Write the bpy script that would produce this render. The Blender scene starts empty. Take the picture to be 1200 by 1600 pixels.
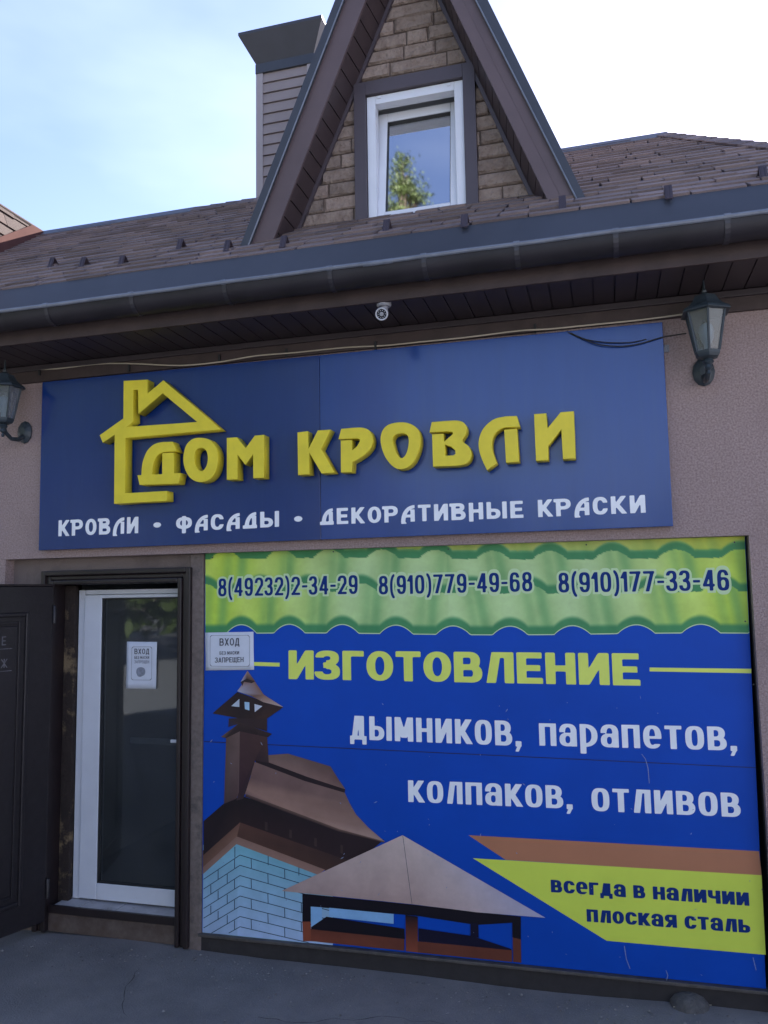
import bpy, bmesh, math, random
import numpy as np
from mathutils import Vector, Matrix

random.seed(7)
np.random.seed(7)
S = bpy.context.scene
COL = S.collection

# ------------------------------------------------------------------ camera
W0, H0, FPX = 1200.0, 1600.0, 1250.0
CAM = np.array([0.0, -4.08, 1.9])

def _rot(y, p, r):
    cy, sy, cp, sp = math.cos(y), math.sin(y), math.cos(p), math.sin(p)
    f = np.array([-sy * cp, cy * cp, sp]); rt = np.array([cy, sy, 0]); u = np.cross(rt, f)
    cr, sr = math.cos(r), math.sin(r)
    return cr * rt + sr * u, -sr * rt + cr * u, f
RT, UP, FW = _rot(math.radians(15.38), math.radians(5.866), math.radians(-0.952))
cd = bpy.data.cameras.new('camera')
cam = bpy.data.objects.new('camera', cd); COL.objects.link(cam)
cd.sensor_fit = 'VERTICAL'; cd.sensor_height = 24.0; cd.lens = FPX / H0 * 24.0
cd.clip_start = 0.05; cd.clip_end = 2000
cam.matrix_world = Matrix(((RT[0], UP[0], -FW[0], CAM[0]), (RT[1], UP[1], -FW[1], CAM[1]),
                           (RT[2], UP[2], -FW[2], CAM[2]), (0, 0, 0, 1)))
S.camera = cam

# ------------------------------------------------------------------ sky, sun, exposure
SUN_EL, SUN_AZ = math.radians(31), math.radians(17)      # azimuth from +Y towards +X
wd = bpy.data.worlds.new('World'); S.world = wd; wd.use_nodes = True
nt = wd.node_tree; nt.nodes.clear()
sky = nt.nodes.new('ShaderNodeTexSky'); sky.sky_type = 'NISHITA'; sky.sun_disc = False
sky.sun_elevation = SUN_EL; sky.sun_rotation = SUN_AZ
sky.air_density = 1.0; sky.dust_density = 0.4; sky.ozone_density = 1.5
bg = nt.nodes.new('ShaderNodeBackground'); bg.inputs['Strength'].default_value = 0.08
tcw = nt.nodes.new('ShaderNodeTexCoord')
mpw = nt.nodes.new('ShaderNodeMapping'); mpw.inputs['Scale'].default_value = (1.0, 1.0, 2.6)
nzw = nt.nodes.new('ShaderNodeTexNoise'); nzw.inputs['Scale'].default_value = 1.5
nzw.inputs['Detail'].default_value = 5; nzw.inputs['Roughness'].default_value = 0.52
rpw = nt.nodes.new('ShaderNodeValToRGB')
rpw.color_ramp.elements[0].position = 0.48; rpw.color_ramp.elements[0].color = (0.0,) * 3 + (1,)
rpw.color_ramp.elements[1].position = 0.85; rpw.color_ramp.elements[1].color = (0.26,) * 3 + (1,)
mxw = nt.nodes.new('ShaderNodeMixRGB'); mxw.blend_type = 'MIX'
mxw.inputs['Color2'].default_value = (6.6, 7.3, 8.6, 1)
nt.links.new(tcw.outputs['Generated'], mpw.inputs['Vector'])
nt.links.new(mpw.outputs['Vector'], nzw.inputs['Vector'])
nt.links.new(nzw.outputs['Fac'], rpw.inputs['Fac'])
nt.links.new(rpw.outputs['Color'], mxw.inputs['Fac'])
tint = nt.nodes.new('ShaderNodeMixRGB'); tint.blend_type = 'MULTIPLY'; tint.inputs['Fac'].default_value = 1.0
tint.inputs['Color2'].default_value = (1.0, 0.90, 1.03, 1)
nt.links.new(sky.outputs['Color'], tint.inputs['Color1']); nt.links.new(tint.outputs['Color'], mxw.inputs['Color1'])
nt.links.new(mxw.outputs['Color'], bg.inputs['Color'])
ow = nt.nodes.new('ShaderNodeOutputWorld')
nt.links.new(bg.outputs['Background'], ow.inputs['Surface'])

sl = bpy.data.lights.new('sun', 'SUN'); sl.energy = 5.0; sl.angle = math.radians(0.5); sl.color = (1, 0.96, 0.91)
so = bpy.data.objects.new('sun', sl); COL.objects.link(so)
sd = Vector((math.sin(SUN_AZ) * math.cos(SUN_EL), math.cos(SUN_AZ) * math.cos(SUN_EL), math.sin(SUN_EL)))
so.rotation_euler = sd.to_track_quat('Z', 'Y').to_euler(); so.location = (6, 10, 12)
S.view_settings.view_transform = 'Standard'; S.view_settings.look = 'None'
S.view_settings.exposure = 2.05; S.view_settings.gamma = 1.0; S.view_settings.use_curve_mapping = False

# ------------------------------------------------------------------ helpers: a pixel of the photo to a point on a real plane
def ray(px, py):
    return FW + RT * (px - 600) / FPX - UP * (py - 800) / FPX
def oy(px, py, Y):
    d = ray(px, py); return CAM + d * (Y - CAM[1]) / d[1]
def oz(px, py, Z):
    d = ray(px, py); return CAM + d * (Z - CAM[2]) / d[2]
def opl(px, py, p0, n):
    d = ray(px, py); return CAM + d * (np.dot(p0 - CAM, n) / np.dot(d, n))
def srgb(r, g, b):
    return tuple(((c / 255) / 12.92 if c / 255 < .04045 else ((c / 255 + .055) / 1.055) ** 2.4) for c in (r, g, b))

# ------------------------------------------------------------------ materials
MATS = {}
def mat(name, col, rough=0.6, metal=0.0, spec=0.5, n_scale=0, n_amt=0.0, bump=0.0, b_scale=80, col2=None,
        n_detail=6, vcol=False, coat=0.0, rand=0.0, stretch=None, s2=0, s2_col=None, s2_thr=(0.55, 0.7), bdist=0.01):
    if name in MATS: return MATS[name]
    m = bpy.data.materials.new(name); m.use_nodes = True; t = m.node_tree; N = t.nodes; L = t.links
    b = N['Principled BSDF']
    b.inputs['Roughness'].default_value = rough; b.inputs['Metallic'].default_value = metal
    b.inputs['Specular IOR Level'].default_value = spec
    if coat: b.inputs['Coat Weight'].default_value = coat; b.inputs['Coat Roughness'].default_value = 0.12
    tc = N.new('ShaderNodeTexCoord'); src = tc.outputs['Object']
    # world position keeps shared meshes from repeating
    geo = N.new('ShaderNodeNewGeometry'); src = geo.outputs['Position']
    if stretch:
        mp = N.new('ShaderNodeMapping'); mp.inputs['Scale'].default_value = stretch
        L.new(src, mp.inputs['Vector']); src = mp.outputs['Vector']
    cur = None
    if vcol:
        a = N.new('ShaderNodeVertexColor'); a.layer_name = 'Col'; cur = a.outputs['Color']
    else:
        rgb = N.new('ShaderNodeRGB'); rgb.outputs[0].default_value = (*col, 1); cur = rgb.outputs[0]
    if n_scale:
        nz = N.new('ShaderNodeTexNoise'); nz.inputs['Scale'].default_value = n_scale
        nz.inputs['Detail'].default_value = n_detail; nz.inputs['Roughness'].default_value = 0.62
        L.new(src, nz.inputs['Vector'])
        cr = N.new('ShaderNodeValToRGB'); cr.color_ramp.elements[0].position = .3; cr.color_ramp.elements[1].position = .7
        L.new(nz.outputs['Fac'], cr.inputs['Fac'])
        mx = N.new('ShaderNodeMixRGB')
        if col2:
            L.new(cr.outputs['Color'], mx.inputs['Fac']); L.new(cur, mx.inputs['Color1'])
            mx.inputs['Color2'].default_value = (*col2, 1)
        else:
            mx.blend_type = 'MULTIPLY'; mx.inputs['Fac'].default_value = n_amt
            L.new(cur, mx.inputs['Color1']); L.new(cr.outputs['Color'], mx.inputs['Color2'])
        cur = mx.outputs['Color']
    if s2:
        nz = N.new('ShaderNodeTexNoise'); nz.inputs['Scale'].default_value = s2; nz.inputs['Detail'].default_value = 8
        nz.inputs['Roughness'].default_value = 0.7
        L.new(src, nz.inputs['Vector'])
        cr = N.new('ShaderNodeValToRGB'); cr.color_ramp.elements[0].position = s2_thr[0]; cr.color_ramp.elements[1].position = s2_thr[1]
        L.new(nz.outputs['Fac'], cr.inputs['Fac'])
        mx = N.new('ShaderNodeMixRGB'); L.new(cr.outputs['Color'], mx.inputs['Fac']); L.new(cur, mx.inputs['Color1'])
        mx.inputs['Color2'].default_value = (*s2_col, 1); cur = mx.outputs['Color']
    if rand:
        oi = N.new('ShaderNodeObjectInfo')
        ad = N.new('ShaderNodeMath'); ad.operation = 'ADD'; L.new(oi.outputs['Random'], ad.inputs[0]); L.new(geo.outputs['Random Per Island'], ad.inputs[1])
        fr = N.new('ShaderNodeMath'); fr.operation = 'FRACT'; L.new(ad.outputs[0], fr.inputs[0])
        mr = N.new('ShaderNodeMapRange'); mr.inputs['To Min'].default_value = 1 - rand; mr.inputs['To Max'].default_value = 1 + rand
        L.new(fr.outputs[0], mr.inputs['Value'])
        vm = N.new('ShaderNodeVectorMath'); vm.operation = 'SCALE'; L.new(cur, vm.inputs[0]); L.new(mr.outputs[0], vm.inputs['Scale'])
        cur = vm.outputs['Vector']
    L.new(cur, b.inputs['Base Color'])
    if bump:
        nb = N.new('ShaderNodeTexNoise'); nb.inputs['Scale'].default_value = b_scale; nb.inputs['Detail'].default_value = 5
        L.new(src, nb.inputs['Vector'])
        bp = N.new('ShaderNodeBump'); bp.inputs['Strength'].default_value = bump; bp.inputs['Distance'].default_value = bdist
        L.new(nb.outputs['Fac'], bp.inputs['Height']); L.new(bp.outputs['Normal'], b.inputs['Normal'])
    MATS[name] = m
    return m

def glass_mat(name, tint, rough=0.0, refl=1.0, gain=1.7, haze=0.0):
    if name in MATS: return MATS[name]
    m = bpy.data.materials.new(name); m.use_nodes = True; t = m.node_tree; N = t.nodes; L = t.links; N.clear()
    o = N.new('ShaderNodeOutputMaterial'); tr = N.new('ShaderNodeBsdfTransparent'); tr.inputs['Color'].default_value = (*tint, 1)
    gl = N.new('ShaderNodeBsdfGlossy'); gl.inputs['Roughness'].default_value = rough
    gl.inputs['Color'].default_value = (refl, refl, refl, 1)
    fr = N.new('ShaderNodeFresnel'); fr.inputs['IOR'].default_value = 1.52
    mu = N.new('ShaderNodeMath'); mu.operation = 'MULTIPLY_ADD'; mu.inputs[1].default_value = gain; mu.inputs[2].default_value = 0.0; mu.use_clamp = True
    mx = N.new('ShaderNodeMixShader')
    L.new(fr.outputs[0], mu.inputs[0]); L.new(mu.outputs[0], mx.inputs['Fac'])
    L.new(tr.outputs[0], mx.inputs[1]); L.new(gl.outputs[0], mx.inputs[2])
    if haze:
        df = N.new('ShaderNodeBsdfDiffuse'); df.inputs['Color'].default_value = (.42, .44, .47, 1); m2 = N.new('ShaderNodeMixShader')
        nz = N.new('ShaderNodeTexNoise'); nz.inputs['Scale'].default_value = 4; nz.inputs['Detail'].default_value = 6; ge = N.new('ShaderNodeNewGeometry'); L.new(ge.outputs['Position'], nz.inputs['Vector'])
        mr = N.new('ShaderNodeMapRange'); mr.inputs['From Min'].default_value = .3; mr.inputs['From Max'].default_value = .7; mr.inputs['To Min'].default_value = haze * .6; mr.inputs['To Max'].default_value = haze * 1.4
        L.new(nz.outputs['Fac'], mr.inputs['Value']); L.new(mr.outputs[0], m2.inputs['Fac']); L.new(mx.outputs[0], m2.inputs[1]); L.new(df.outputs[0], m2.inputs[2]); L.new(m2.outputs[0], o.inputs['Surface'])
    else: L.new(mx.outputs[0], o.inputs['Surface'])
    MATS[name] = m
    return m

# ------------------------------------------------------------------ object helpers
def link(name, me, m, parent=None):
    o = bpy.data.objects.new(name, me); COL.objects.link(o)
    if m is not None and len(me.materials) == 0: me.materials.append(m)
    if parent is not None: o.parent = parent
    return o
def tag(o, label=None, cat=None, group=None, kind=None):
    if label: o['label'] = label
    if cat: o['category'] = cat
    if group: o['group'] = group
    if kind: o['kind'] = kind
    return o
def empty(name, label, cat, group=None):
    o = bpy.data.objects.new(name, None); COL.objects.link(o)
    return tag(o, label, cat, group)

class MB:
    def __init__(s): s.v = []; s.f = []
    def add(s, vs, fs):
        b = len(s.v); s.v += [tuple(float(c) for c in p) for p in vs]; s.f += [tuple(i + b for i in f) for f in fs]; return s
    def box(s, x0, y0, z0, x1, y1, z1):
        x0, x1 = sorted((x0, x1)); y0, y1 = sorted((y0, y1)); z0, z1 = sorted((z0, z1))
        return s.add([(x0, y0, z0), (x1, y0, z0), (x1, y1, z0), (x0, y1, z0), (x0, y0, z1), (x1, y0, z1), (x1, y1, z1), (x0, y1, z1)],
                     [(0, 3, 2, 1), (4, 5, 6, 7), (0, 1, 5, 4), (1, 2, 6, 5), (2, 3, 7, 6), (3, 0, 4, 7)])
    def prism(s, poly, off):
        """poly: list of 3D points, extruded by the vector off"""
        n = len(poly); a = [np.array(p, float) for p in poly]; off = np.array(off, float)
        vs = a + [p + off for p in a]
        return s.add(vs, [tuple(range(n - 1, -1, -1)), tuple(range(n, 2 * n))] + [(i, (i + 1) % n, n + (i + 1) % n, n + i) for i in range(n)])
    def tube(s, pts, r, k=8, caps=True):
        pts = [np.array(p, float) for p in pts]; rings = []
        rs = r if hasattr(r, '__len__') else [r] * len(pts)
        for i, p in enumerate(pts):
            d = pts[min(i + 1, len(pts) - 1)] - pts[max(i - 1, 0)]; d = d / (np.linalg.norm(d) + 1e-9)
            a = np.cross(d, [0, 0, 1.0]);
            if np.linalg.norm(a) < 1e-3: a = np.cross(d, [0, 1.0, 0])
            a /= np.linalg.norm(a); b = np.cross(d, a)
            rings.append([p + rs[i] * (math.cos(t) * a + math.sin(t) * b) for t in [2 * math.pi * j / k for j in range(k)]])
        vs = [q for rg in rings for q in rg]; fs = []
        for i in range(len(pts) - 1):
            for j in range(k):
                fs.append((i * k + j, i * k + (j + 1) % k, (i + 1) * k + (j + 1) % k, (i + 1) * k + j))
        if caps: fs += [tuple(range(k)), tuple(range((len(pts) - 1) * k, len(pts) * k))]
        return s.add(vs, fs)
    def lathe(s, prof, c, k=16, axis='z', phase=0.0, caps=True):
        """prof: list of (r, h) around point c"""
        vs = []; fs = []
        for r, h in prof:
            for j in range(k):
                t = 2 * math.pi * j / k + phase
                if axis == 'z': vs.append((c[0] + r * math.cos(t), c[1] + r * math.sin(t), c[2] + h))
                else: vs.append((c[0] + r * math.cos(t), c[1] + h, c[2] + r * math.sin(t)))
        for i in range(len(prof) - 1):
            for j in range(k): fs.append((i * k + j, i * k + (j + 1) % k, (i + 1) * k + (j + 1) % k, (i + 1) * k + j))
        if caps: fs += [tuple(range(k)), tuple(range((len(prof) - 1) * k, len(prof) * k))]
        return s.add(vs, fs)
    def build(s, name, m, parent=None, bevel=0, smooth=False, seg=2):
        me = bpy.data.meshes.new(name); me.from_pydata(s.v, [], s.f); me.validate()
        bm = bmesh.new(); bm.from_mesh(me); bmesh.ops.recalc_face_normals(bm, faces=bm.faces); bm.to_mesh(me); bm.free()
        if smooth:
            for p in me.polygons: p.use_smooth = True
            try: me.set_sharp_from_angle(angle=math.radians(38))
            except Exception: pass
        o = link(name, me, m, parent)
        if bevel:
            md = o.modifiers.new('bevel', 'BEVEL'); md.width = bevel; md.segments = seg; md.limit_method = 'ANGLE'
        return o

def clip_poly(poly, a, b, c):
    """keep the side a*x+b*y<=c of a 2-D polygon"""
    out = []
    for i in range(len(poly)):
        p, q = poly[i], poly[(i + 1) % len(poly)]
        dp, dq = a * p[0] + b * p[1] - c, a * q[0] + b * q[1] - c
        if dp <= 0: out.append(p)
        if (dp < 0 < dq) or (dq < 0 < dp):
            t = dp / (dp - dq); out.append((p[0] + t * (q[0] - p[0]), p[1] + t * (q[1] - p[1])))
    return out
def clip_convex(poly, hull):
    A = sum(hull[i][0] * hull[(i + 1) % len(hull)][1] - hull[(i + 1) % len(hull)][0] * hull[i][1] for i in range(len(hull)))
    if A < 0: hull = hull[::-1]
    for i in range(len(hull)):
        p, q = hull[i], hull[(i + 1) % len(hull)]
        a, b = (q[1] - p[1]), -(q[0] - p[0])
        poly = clip_poly(poly, a, b, a * p[0] + b * p[1])
        if len(poly) < 3: return []
    return poly
def area2(poly):
    return abs(sum(poly[i][0] * poly[(i + 1) % len(poly)][1] - poly[(i + 1) % len(poly)][0] * poly[i][1] for i in range(len(poly)))) / 2

# ------------------------------------------------------------------ letter shapes: signed functions -> flat meshes
def _box(x0, y0, x1, y1): return lambda x, y: np.minimum(np.minimum(x - x0, x1 - x), np.minimum(y - y0, y1 - y))
def _ell(cx, cy, rx, ry, n=2.5):
    return lambda x, y: (1 - ((np.abs(x - cx) / rx) ** n + (np.abs(y - cy) / ry) ** n) ** (1 / n)) * min(rx, ry)
def _u(*f): return lambda x, y: np.maximum.reduce([g(x, y) for g in f])
def _i(*f): return lambda x, y: np.minimum.reduce([g(x, y) for g in f])
def _not(f): return lambda x, y: -f(x, y)
def _dg(x0, y0, x1, y1, t):
    lo, hi = min(y0, y1), max(y0, y1); k = (x1 - x0) / (y1 - y0); c = 1 / math.sqrt(1 + k * k)
    return lambda x, y: np.minimum((t / 2 - np.abs(x - (x0 + (y - y0) * k))) * c, np.minimum(y - lo, hi - y))
def _ring(cx, cy, rx, ry, w, h, n=2.5): return _i(_ell(cx, cy, rx, ry, n), _not(_ell(cx, cy, rx - w, ry - h, n)))
def _bowl(x0, x1, y0, y1, w, h):
    r = min((y1 - y0) / 2, (x1 - x0) * .75)
    o = _u(_box(x0, y0, x1 - r, y1), _i(_ell(x1 - r, (y0 + y1) / 2, r, (y1 - y0) / 2, 2.3), _box(x0, y0, x1, y1)))
    r2 = max(r - w, .02)
    i_ = _u(_box(x0 + w, y0 + h, x1 - r, y1 - h), _ell(x1 - r, (y0 + y1) / 2, r2, (y1 - y0) / 2 - h, 2.3))
    return _i(o, _not(i_))

def glyph(ch, W, w, h, st='sans'):
    """returns (function, width); cap height 1"""
    B, R, D = _box, _ring, _dg
    if ch in 'ИиNи': return _u(B(0, 0, w, 1), B(W - w, 0, W, 1), D(w * .55, .02, W - w * .55, .98, w * 1.05)), W
    if ch in 'Зз3':
        W = W * .92
        t = _i(R(W * .46, .74, W * .50, .26, w, h), _not(B(-1, .45, W * .42, .76)))
        b = _i(R(W * .46, .28, W * .54, .28, w, h), _not(B(-1, .28, W * .42, .54)))
        return _u(t, b, B(W * .3, .5 - h * .5, W * .6, .5 + h * .5)), W
    if ch in 'Гг': return _u(B(0, 0, w, 1), B(0, 1 - h, W * .82, 1)), W * .82
    if ch in 'Оо0': return R(W / 2, .5, W / 2, .5, w, h, 2.8 if st == 'cond' else 2.2), W
    if ch in 'Тт': return _u(B(W * .46 - w / 2, 0, W * .46 + w / 2, 1), B(0, 1 - h, W * .92, 1)), W * .92
    if ch in 'Вв':
        if st == 'disp':
            return _u(B(0, 0, w, .8), _bowl(0, W * .93, .5, 1, w, h), _bowl(0, W, 0, .56, w, h), B(-.08, 1 - h, w, 1)), W
        return _u(_bowl(0, W * .93, .5 - h * .5, 1, w, h), _bowl(0, W, 0, .5 + h * .5, w, h), B(0, 0, w, 1)), W
    if ch in 'Лл':
        if st == 'disp': return _u(_i(R(W, 0, W, 1, w, h * 1.05, 2.1), B(-.1, -.12, W, 1.2)), _dg(w * .5, .0, w * .9, -.12, w), B(W - w, 0, W, .74)), W
        return _u(B(W - w, 0, W, 1), B(W * .24, 1 - h, W, 1), D(w * .62, 0, W * .24 + w * .5, 1, w)), W
    if ch == 'е' or (ch == 'e'):
        return _u(_i(R(W / 2, .5, W / 2, .5, w, h), _not(B(W * .5, .2, W * 1.1, .42))), B(w * .5, .42, W - w * .3, .42 + h * .72)), W
    if ch in 'Е': return _u(B(0, 0, w, 1), B(0, 1 - h, W * .86, 1), B(0, 0, W * .88, h), B(0, .5 - h * .5, W * .8, .5 + h * .5)), W * .88
    if ch in 'Нн':
        return _u(B(0, 0 if st != 'disp' else -.12, w, 1), B(W - w, 0, W, 1), B(0, .5 - h * .5, W, .5 + h * .5)), W
    if ch in 'Дд':
        if st == 'disp':
            return _u(_i(R(W, 0.1, W * .86, .9, w, h, 2.1), B(-.1, .05, W, 1.2)), B(W - w, 0, W, .78), B(0, -.02, W * 1.06, h)), W * 1.06
        k = w * .55
        return _u(B(W - w - k * .5, 0, W - k * .5, 1), B(W * .3, 1 - h, W - k * .5, 1), D(w * .75 + .02, h * .5, W * .3 + w * .5, 1, w),
                  B(0, 0, W + k * .3, h), B(0, -.2, w * .8, h), B(W + k * .3 - w * .8, -.2, W + k * .3, h)), W + k * .3
    if ch in 'ЬьЫы':
        b = _u(B(0, 0, w, 1), _bowl(0, W * .95, 0, .6, w, h))
        if ch in 'Ыы': return _u(b, B(W * 1.08, 0, W * 1.08 + w, 1)), W * 1.08 + w
        return b, W * .95
    if ch in 'Мм':
        V = W * 1.15
        return _u(B(0, 0, w, 1), B(V - w, 0, V, 1), D(w * .55, 1, V / 2, .15, w * 1.05), D(V - w * .55, 1, V / 2, .15, w * 1.05)), V
    if ch in 'Кк': return _u(B(0, 0, w, 1), D(w * .95, .42, W - w * .5, 1, w * 1.15), D(w * .95, .62, W - w * .42, 0, w * 1.15)), W
    if ch in 'Пп': return _u(B(0, 0, w, 1), B(W - w, 0, W, 1), B(0, 1 - h, W, 1)), W
    if ch in 'А':
        if st == 'disp': return _u(_i(R(W, 0, W, 1, w, h * 1.05, 2.1), B(-.1, -.12, W, 1.2)), _dg(w * .5, .0, w * .9, -.12, w), B(W - w, 0, W, .74), B(w * .8, .26, W, .26 + h * .9)), W
        V = W * 1.08
        return _u(D(w * .5, 0, V / 2, 1, w), D(V - w * .5, 0, V / 2, 1, w), B(V * .24, .2, V * .76, .2 + h * .8)), V
    if ch == 'а':
        return _u(B(W - w, 0, W, .72), _i(R(W / 2, .62, W / 2, .38, w, h), B(0, .62, W, 1)), B(0, .62, w * .85, .74),
                  _i(R(W * .48, .3, W * .48, .3, w, h * .9), B(-1, -1, W - w * .3, 2)), B(W * .4, .6 - h * .8, W - w * .5, .6)), W
    if ch == 'р': return _u(B(0, -.3, w, 1), _bowl(0, W, 0, 1, w, h)), W
    if ch in 'Р':
        if st == 'disp': return _u(B(0, 0, w, .8), _bowl(0, W, .38, 1, w, h), B(-.1, 1 - h, w, 1)), W
        return _u(B(0, 0, w, 1), _bowl(0, W, .4, 1, w, h)), W
    if ch in 'Сс': return _i(R(W / 2, .5, W / 2, .5, w, h), _not(B(W * .55, .34, W * 1.2, .66))), W * .97
    if ch in 'Хх': return _u(D(w * .55, 0, W - w * .55, 1, w * 1.1), D(w * .55, 1, W - w * .55, 0, w * 1.1)), W
    if ch in 'Бб': return _u(B(0, 0, w, 1), _bowl(0, W * .97, 0, .6, w, h), B(0, 1 - h, W * .85, 1)), W
    if ch in 'Щщ':
        V = W * 1.3
        return _u(B(0, 0, w, 1), B(V / 2 - w / 2, 0, V / 2 + w / 2, 1), B(V - w, 0, V, 1), B(0, 0, V + .06, h), B(V - w * .3, -.2, V + .06 + .001, h)), V + .06
    if ch in 'Фф': return _u(R(W * .62, .55, W * .62, .38, w, h), B(W * .62 - w / 2, -.12, W * .62 + w / 2, 1)), W * 1.24
    if ch == 'я': return _u(B(W - w, 0, W, 1), _i(lambda x, y: _bowl(0, W, .4, 1, w, h)(W - x, y)), D(w * .55, 0, W * .6, .5, w * 1.1)), W
    if ch in 'Чч': return _u(B(W - w, 0, W, 1), B(0, .62, w, 1), _i(R(W / 2, .66, W / 2, .3, w, h), B(0, -1, W, .64))), W
    if ch == '1': return _u(B(w * .6, 0, w * 1.6, 1), D(w * .0, .66, w * .9, .96, w * .9)), w * 1.6
    if ch == '2':
        return _u(_i(R(W / 2, .7, W / 2, .3, w, h), _not(B(-1, .35, W * .45, .7)), B(-1, .52, 2, 2)), D(w * .6, h * .5, W - w * .55, .6, w * 1.1), B(0, 0, W, h)), W
    if ch == '4': return _u(B(W * .56, 0, W * .56 + w, 1), D(w * .5, .28, W * .56 + w * .3, 1, w), B(0, .2, W * 1.02, .2 + h)), W * 1.02
    if ch in '69':
        f = _u(_i(R(W / 2, .5, W / 2, .5, w, h, 2.8), _u(B(-1, -1, W * .45, 2), B(-1, -1, 2, .3), B(-1, .72, 2, 2))), R(W / 2, .32, W / 2, .32, w, h, 2.8))
        if ch == '6': return f, W
        return (lambda x, y: f(W - x, 1 - y)), W
    if ch == '7': return _u(B(0, 1 - h, W, 1), D(W * .32, 0, W - w * .6, 1 - h * .4, w * 1.05)), W
    if ch == '8': return _u(R(W / 2, .74, W * .46, .26, w, h), R(W / 2, .28, W / 2, .28, w, h)), W
    if ch == '(': return _i(R(W * .75, .42, W * .75, .72, w * .85, h), B(-1, -.22, W * .5, 1.08)), W * .5
    if ch == ')': return _i(R(-W * .25, .42, W * .75, .72, w * .85, h), B(0, -.22, 2, 1.08)), W * .5
    if ch == '-': return B(0, .4, W * .62, .4 + h * .95), W * .62
    if ch == ',': return _u(B(0, -.02, w, .2), D(w * .7, .05, w * .2, -.22, w * .6)), w
    if ch == '•': return _ell(.26, .5, .24, .24, 2), .52
    if ch == 'Ж': return _u(B(W * .6 - w / 2, 0, W * .6 + w / 2, 1), D(0, 0, W * 1.2, 1, w), D(0, 1, W * 1.2, 0, w)), W * 1.2
    return None, W * .62

def march(fn, x0, y0, x1, y1, res, dil=0.0):
    """flat polygons of fn+dil>0 over a box"""
    nx = max(3, int(math.ceil((x1 - x0) / res))); ny = max(3, int(math.ceil((y1 - y0) / res)))
    xs = np.linspace(x0, x1, nx + 1); ys = np.linspace(y0, y1, ny + 1)
    X, Y = np.meshgrid(xs, ys); F = fn(X, Y) + dil
    V = []; P = []; I = F > 0
    for j in range(ny):
        i = 0
        while i < nx:
            c = (I[j, i], I[j, i + 1], I[j + 1, i + 1], I[j + 1, i])
            if all(c):
                k = i
                while k + 1 < nx and I[j, k + 2] and I[j + 1, k + 2]: k += 1
                b = len(V); V += [(xs[i], ys[j]), (xs[k + 1], ys[j]), (xs[k + 1], ys[j + 1]), (xs[i], ys[j + 1])]; P.append((b, b + 1, b + 2, b + 3)); i = k + 1; continue
            if any(c):
                q = [(xs[i], ys[j], F[j, i]), (xs[i + 1], ys[j], F[j, i + 1]), (xs[i + 1], ys[j + 1], F[j + 1, i + 1]), (xs[i], ys[j + 1], F[j + 1, i])]
                pl = []
                for a in range(4):
                    p, r = q[a], q[(a + 1) % 4]
                    if p[2] > 0: pl.append((p[0], p[1]))
                    if (p[2] > 0) != (r[2] > 0):
                        t = p[2] / (p[2] - r[2]); pl.append((p[0] + t * (r[0] - p[0]), p[1] + t * (r[1] - p[1])))
                if len(pl) >= 3:
                    b = len(V); V += pl; P.append(tuple(range(b, b + len(pl))))
            i += 1
    return V, P

def text_print(name, s, A, Bp, hgt, m, parent, W=.62, w=.2, h=.17, gap=.14, space=.4, st='sans', dil=0.0, res=.03, small=None, upv=None, y_off=0.0):
    """flat lettering between the world points A and Bp on a plane y = const; small: letters set at a smaller height"""
    A = np.array(A, float); Bp = np.array(Bp, float)
    items = []; cur = 0.0
    for ch in s:
        if ch == ' ': cur += space; continue
        sc = 1.0
        f, wd_ = glyph(ch, W, w, h, st)
        if f is None: cur += space; continue
        items.append((f, cur, wd_)); cur += wd_ + gap
    tot = cur - gap
    L = np.linalg.norm(Bp - A); e = (Bp - A) / L; kx = L / tot
    upn = np.array([0, 0, 1.0]) if upv is None else np.array(upv, float)
    mb = MB()
    for gi, (f, x, wd_) in enumerate(items):
        d = dil / hgt; y_off = -.00012 * (gi % 2)
        V, P = march(f, -.16 - d, -.34 - d, wd_ + .16 + d, 1.1 + d, res, d)
        mb.add([A + e * kx * (x + vx) + upn * hgt * vy + np.array([0, y_off, 0]) for vx, vy in V], P)
    me = bpy.data.meshes.new(name); me.from_pydata(mb.v, [], mb.f)
    return link(name, me, m, parent)

def flat(name, pts, m, parent):
    me = bpy.data.meshes.new(name); me.from_pydata([tuple(map(float, p)) for p in pts], [], [tuple(range(len(pts)))])
    return link(name, me, m, parent)

# =================================================================== materials of the place
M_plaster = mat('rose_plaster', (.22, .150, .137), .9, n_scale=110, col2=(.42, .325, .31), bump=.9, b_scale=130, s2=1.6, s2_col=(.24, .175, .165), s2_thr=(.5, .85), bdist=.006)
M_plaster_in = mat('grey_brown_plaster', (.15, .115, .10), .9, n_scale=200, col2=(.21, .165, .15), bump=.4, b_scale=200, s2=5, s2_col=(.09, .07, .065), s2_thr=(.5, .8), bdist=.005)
M_pillar = mat('pillar_paint', (.13, .10, .085), .75, n_scale=40, col2=(.19, .15, .135), bump=.3, b_scale=160, s2=9, s2_col=(.06, .055, .05), s2_thr=(.52, .75), bdist=.004)
M_asphalt = mat('asphalt', (.165, .155, .152), .9, n_scale=3.0, col2=(.245, .23, .222), bump=.9, b_scale=120, s2=150, s2_col=(.33, .32, .30), s2_thr=(.57, .74), bdist=.006)
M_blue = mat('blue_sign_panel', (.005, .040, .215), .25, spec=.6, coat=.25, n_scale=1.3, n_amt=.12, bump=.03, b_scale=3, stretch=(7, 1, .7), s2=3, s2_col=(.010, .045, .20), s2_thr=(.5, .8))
M_blue_p = mat('blue_banner', (.002, .068, .46), .42, spec=.22, n_scale=2.0, n_amt=.16, bump=.06, b_scale=5, s2=34, s2_col=(.02, .075, .34), s2_thr=(.66, .8))
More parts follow.
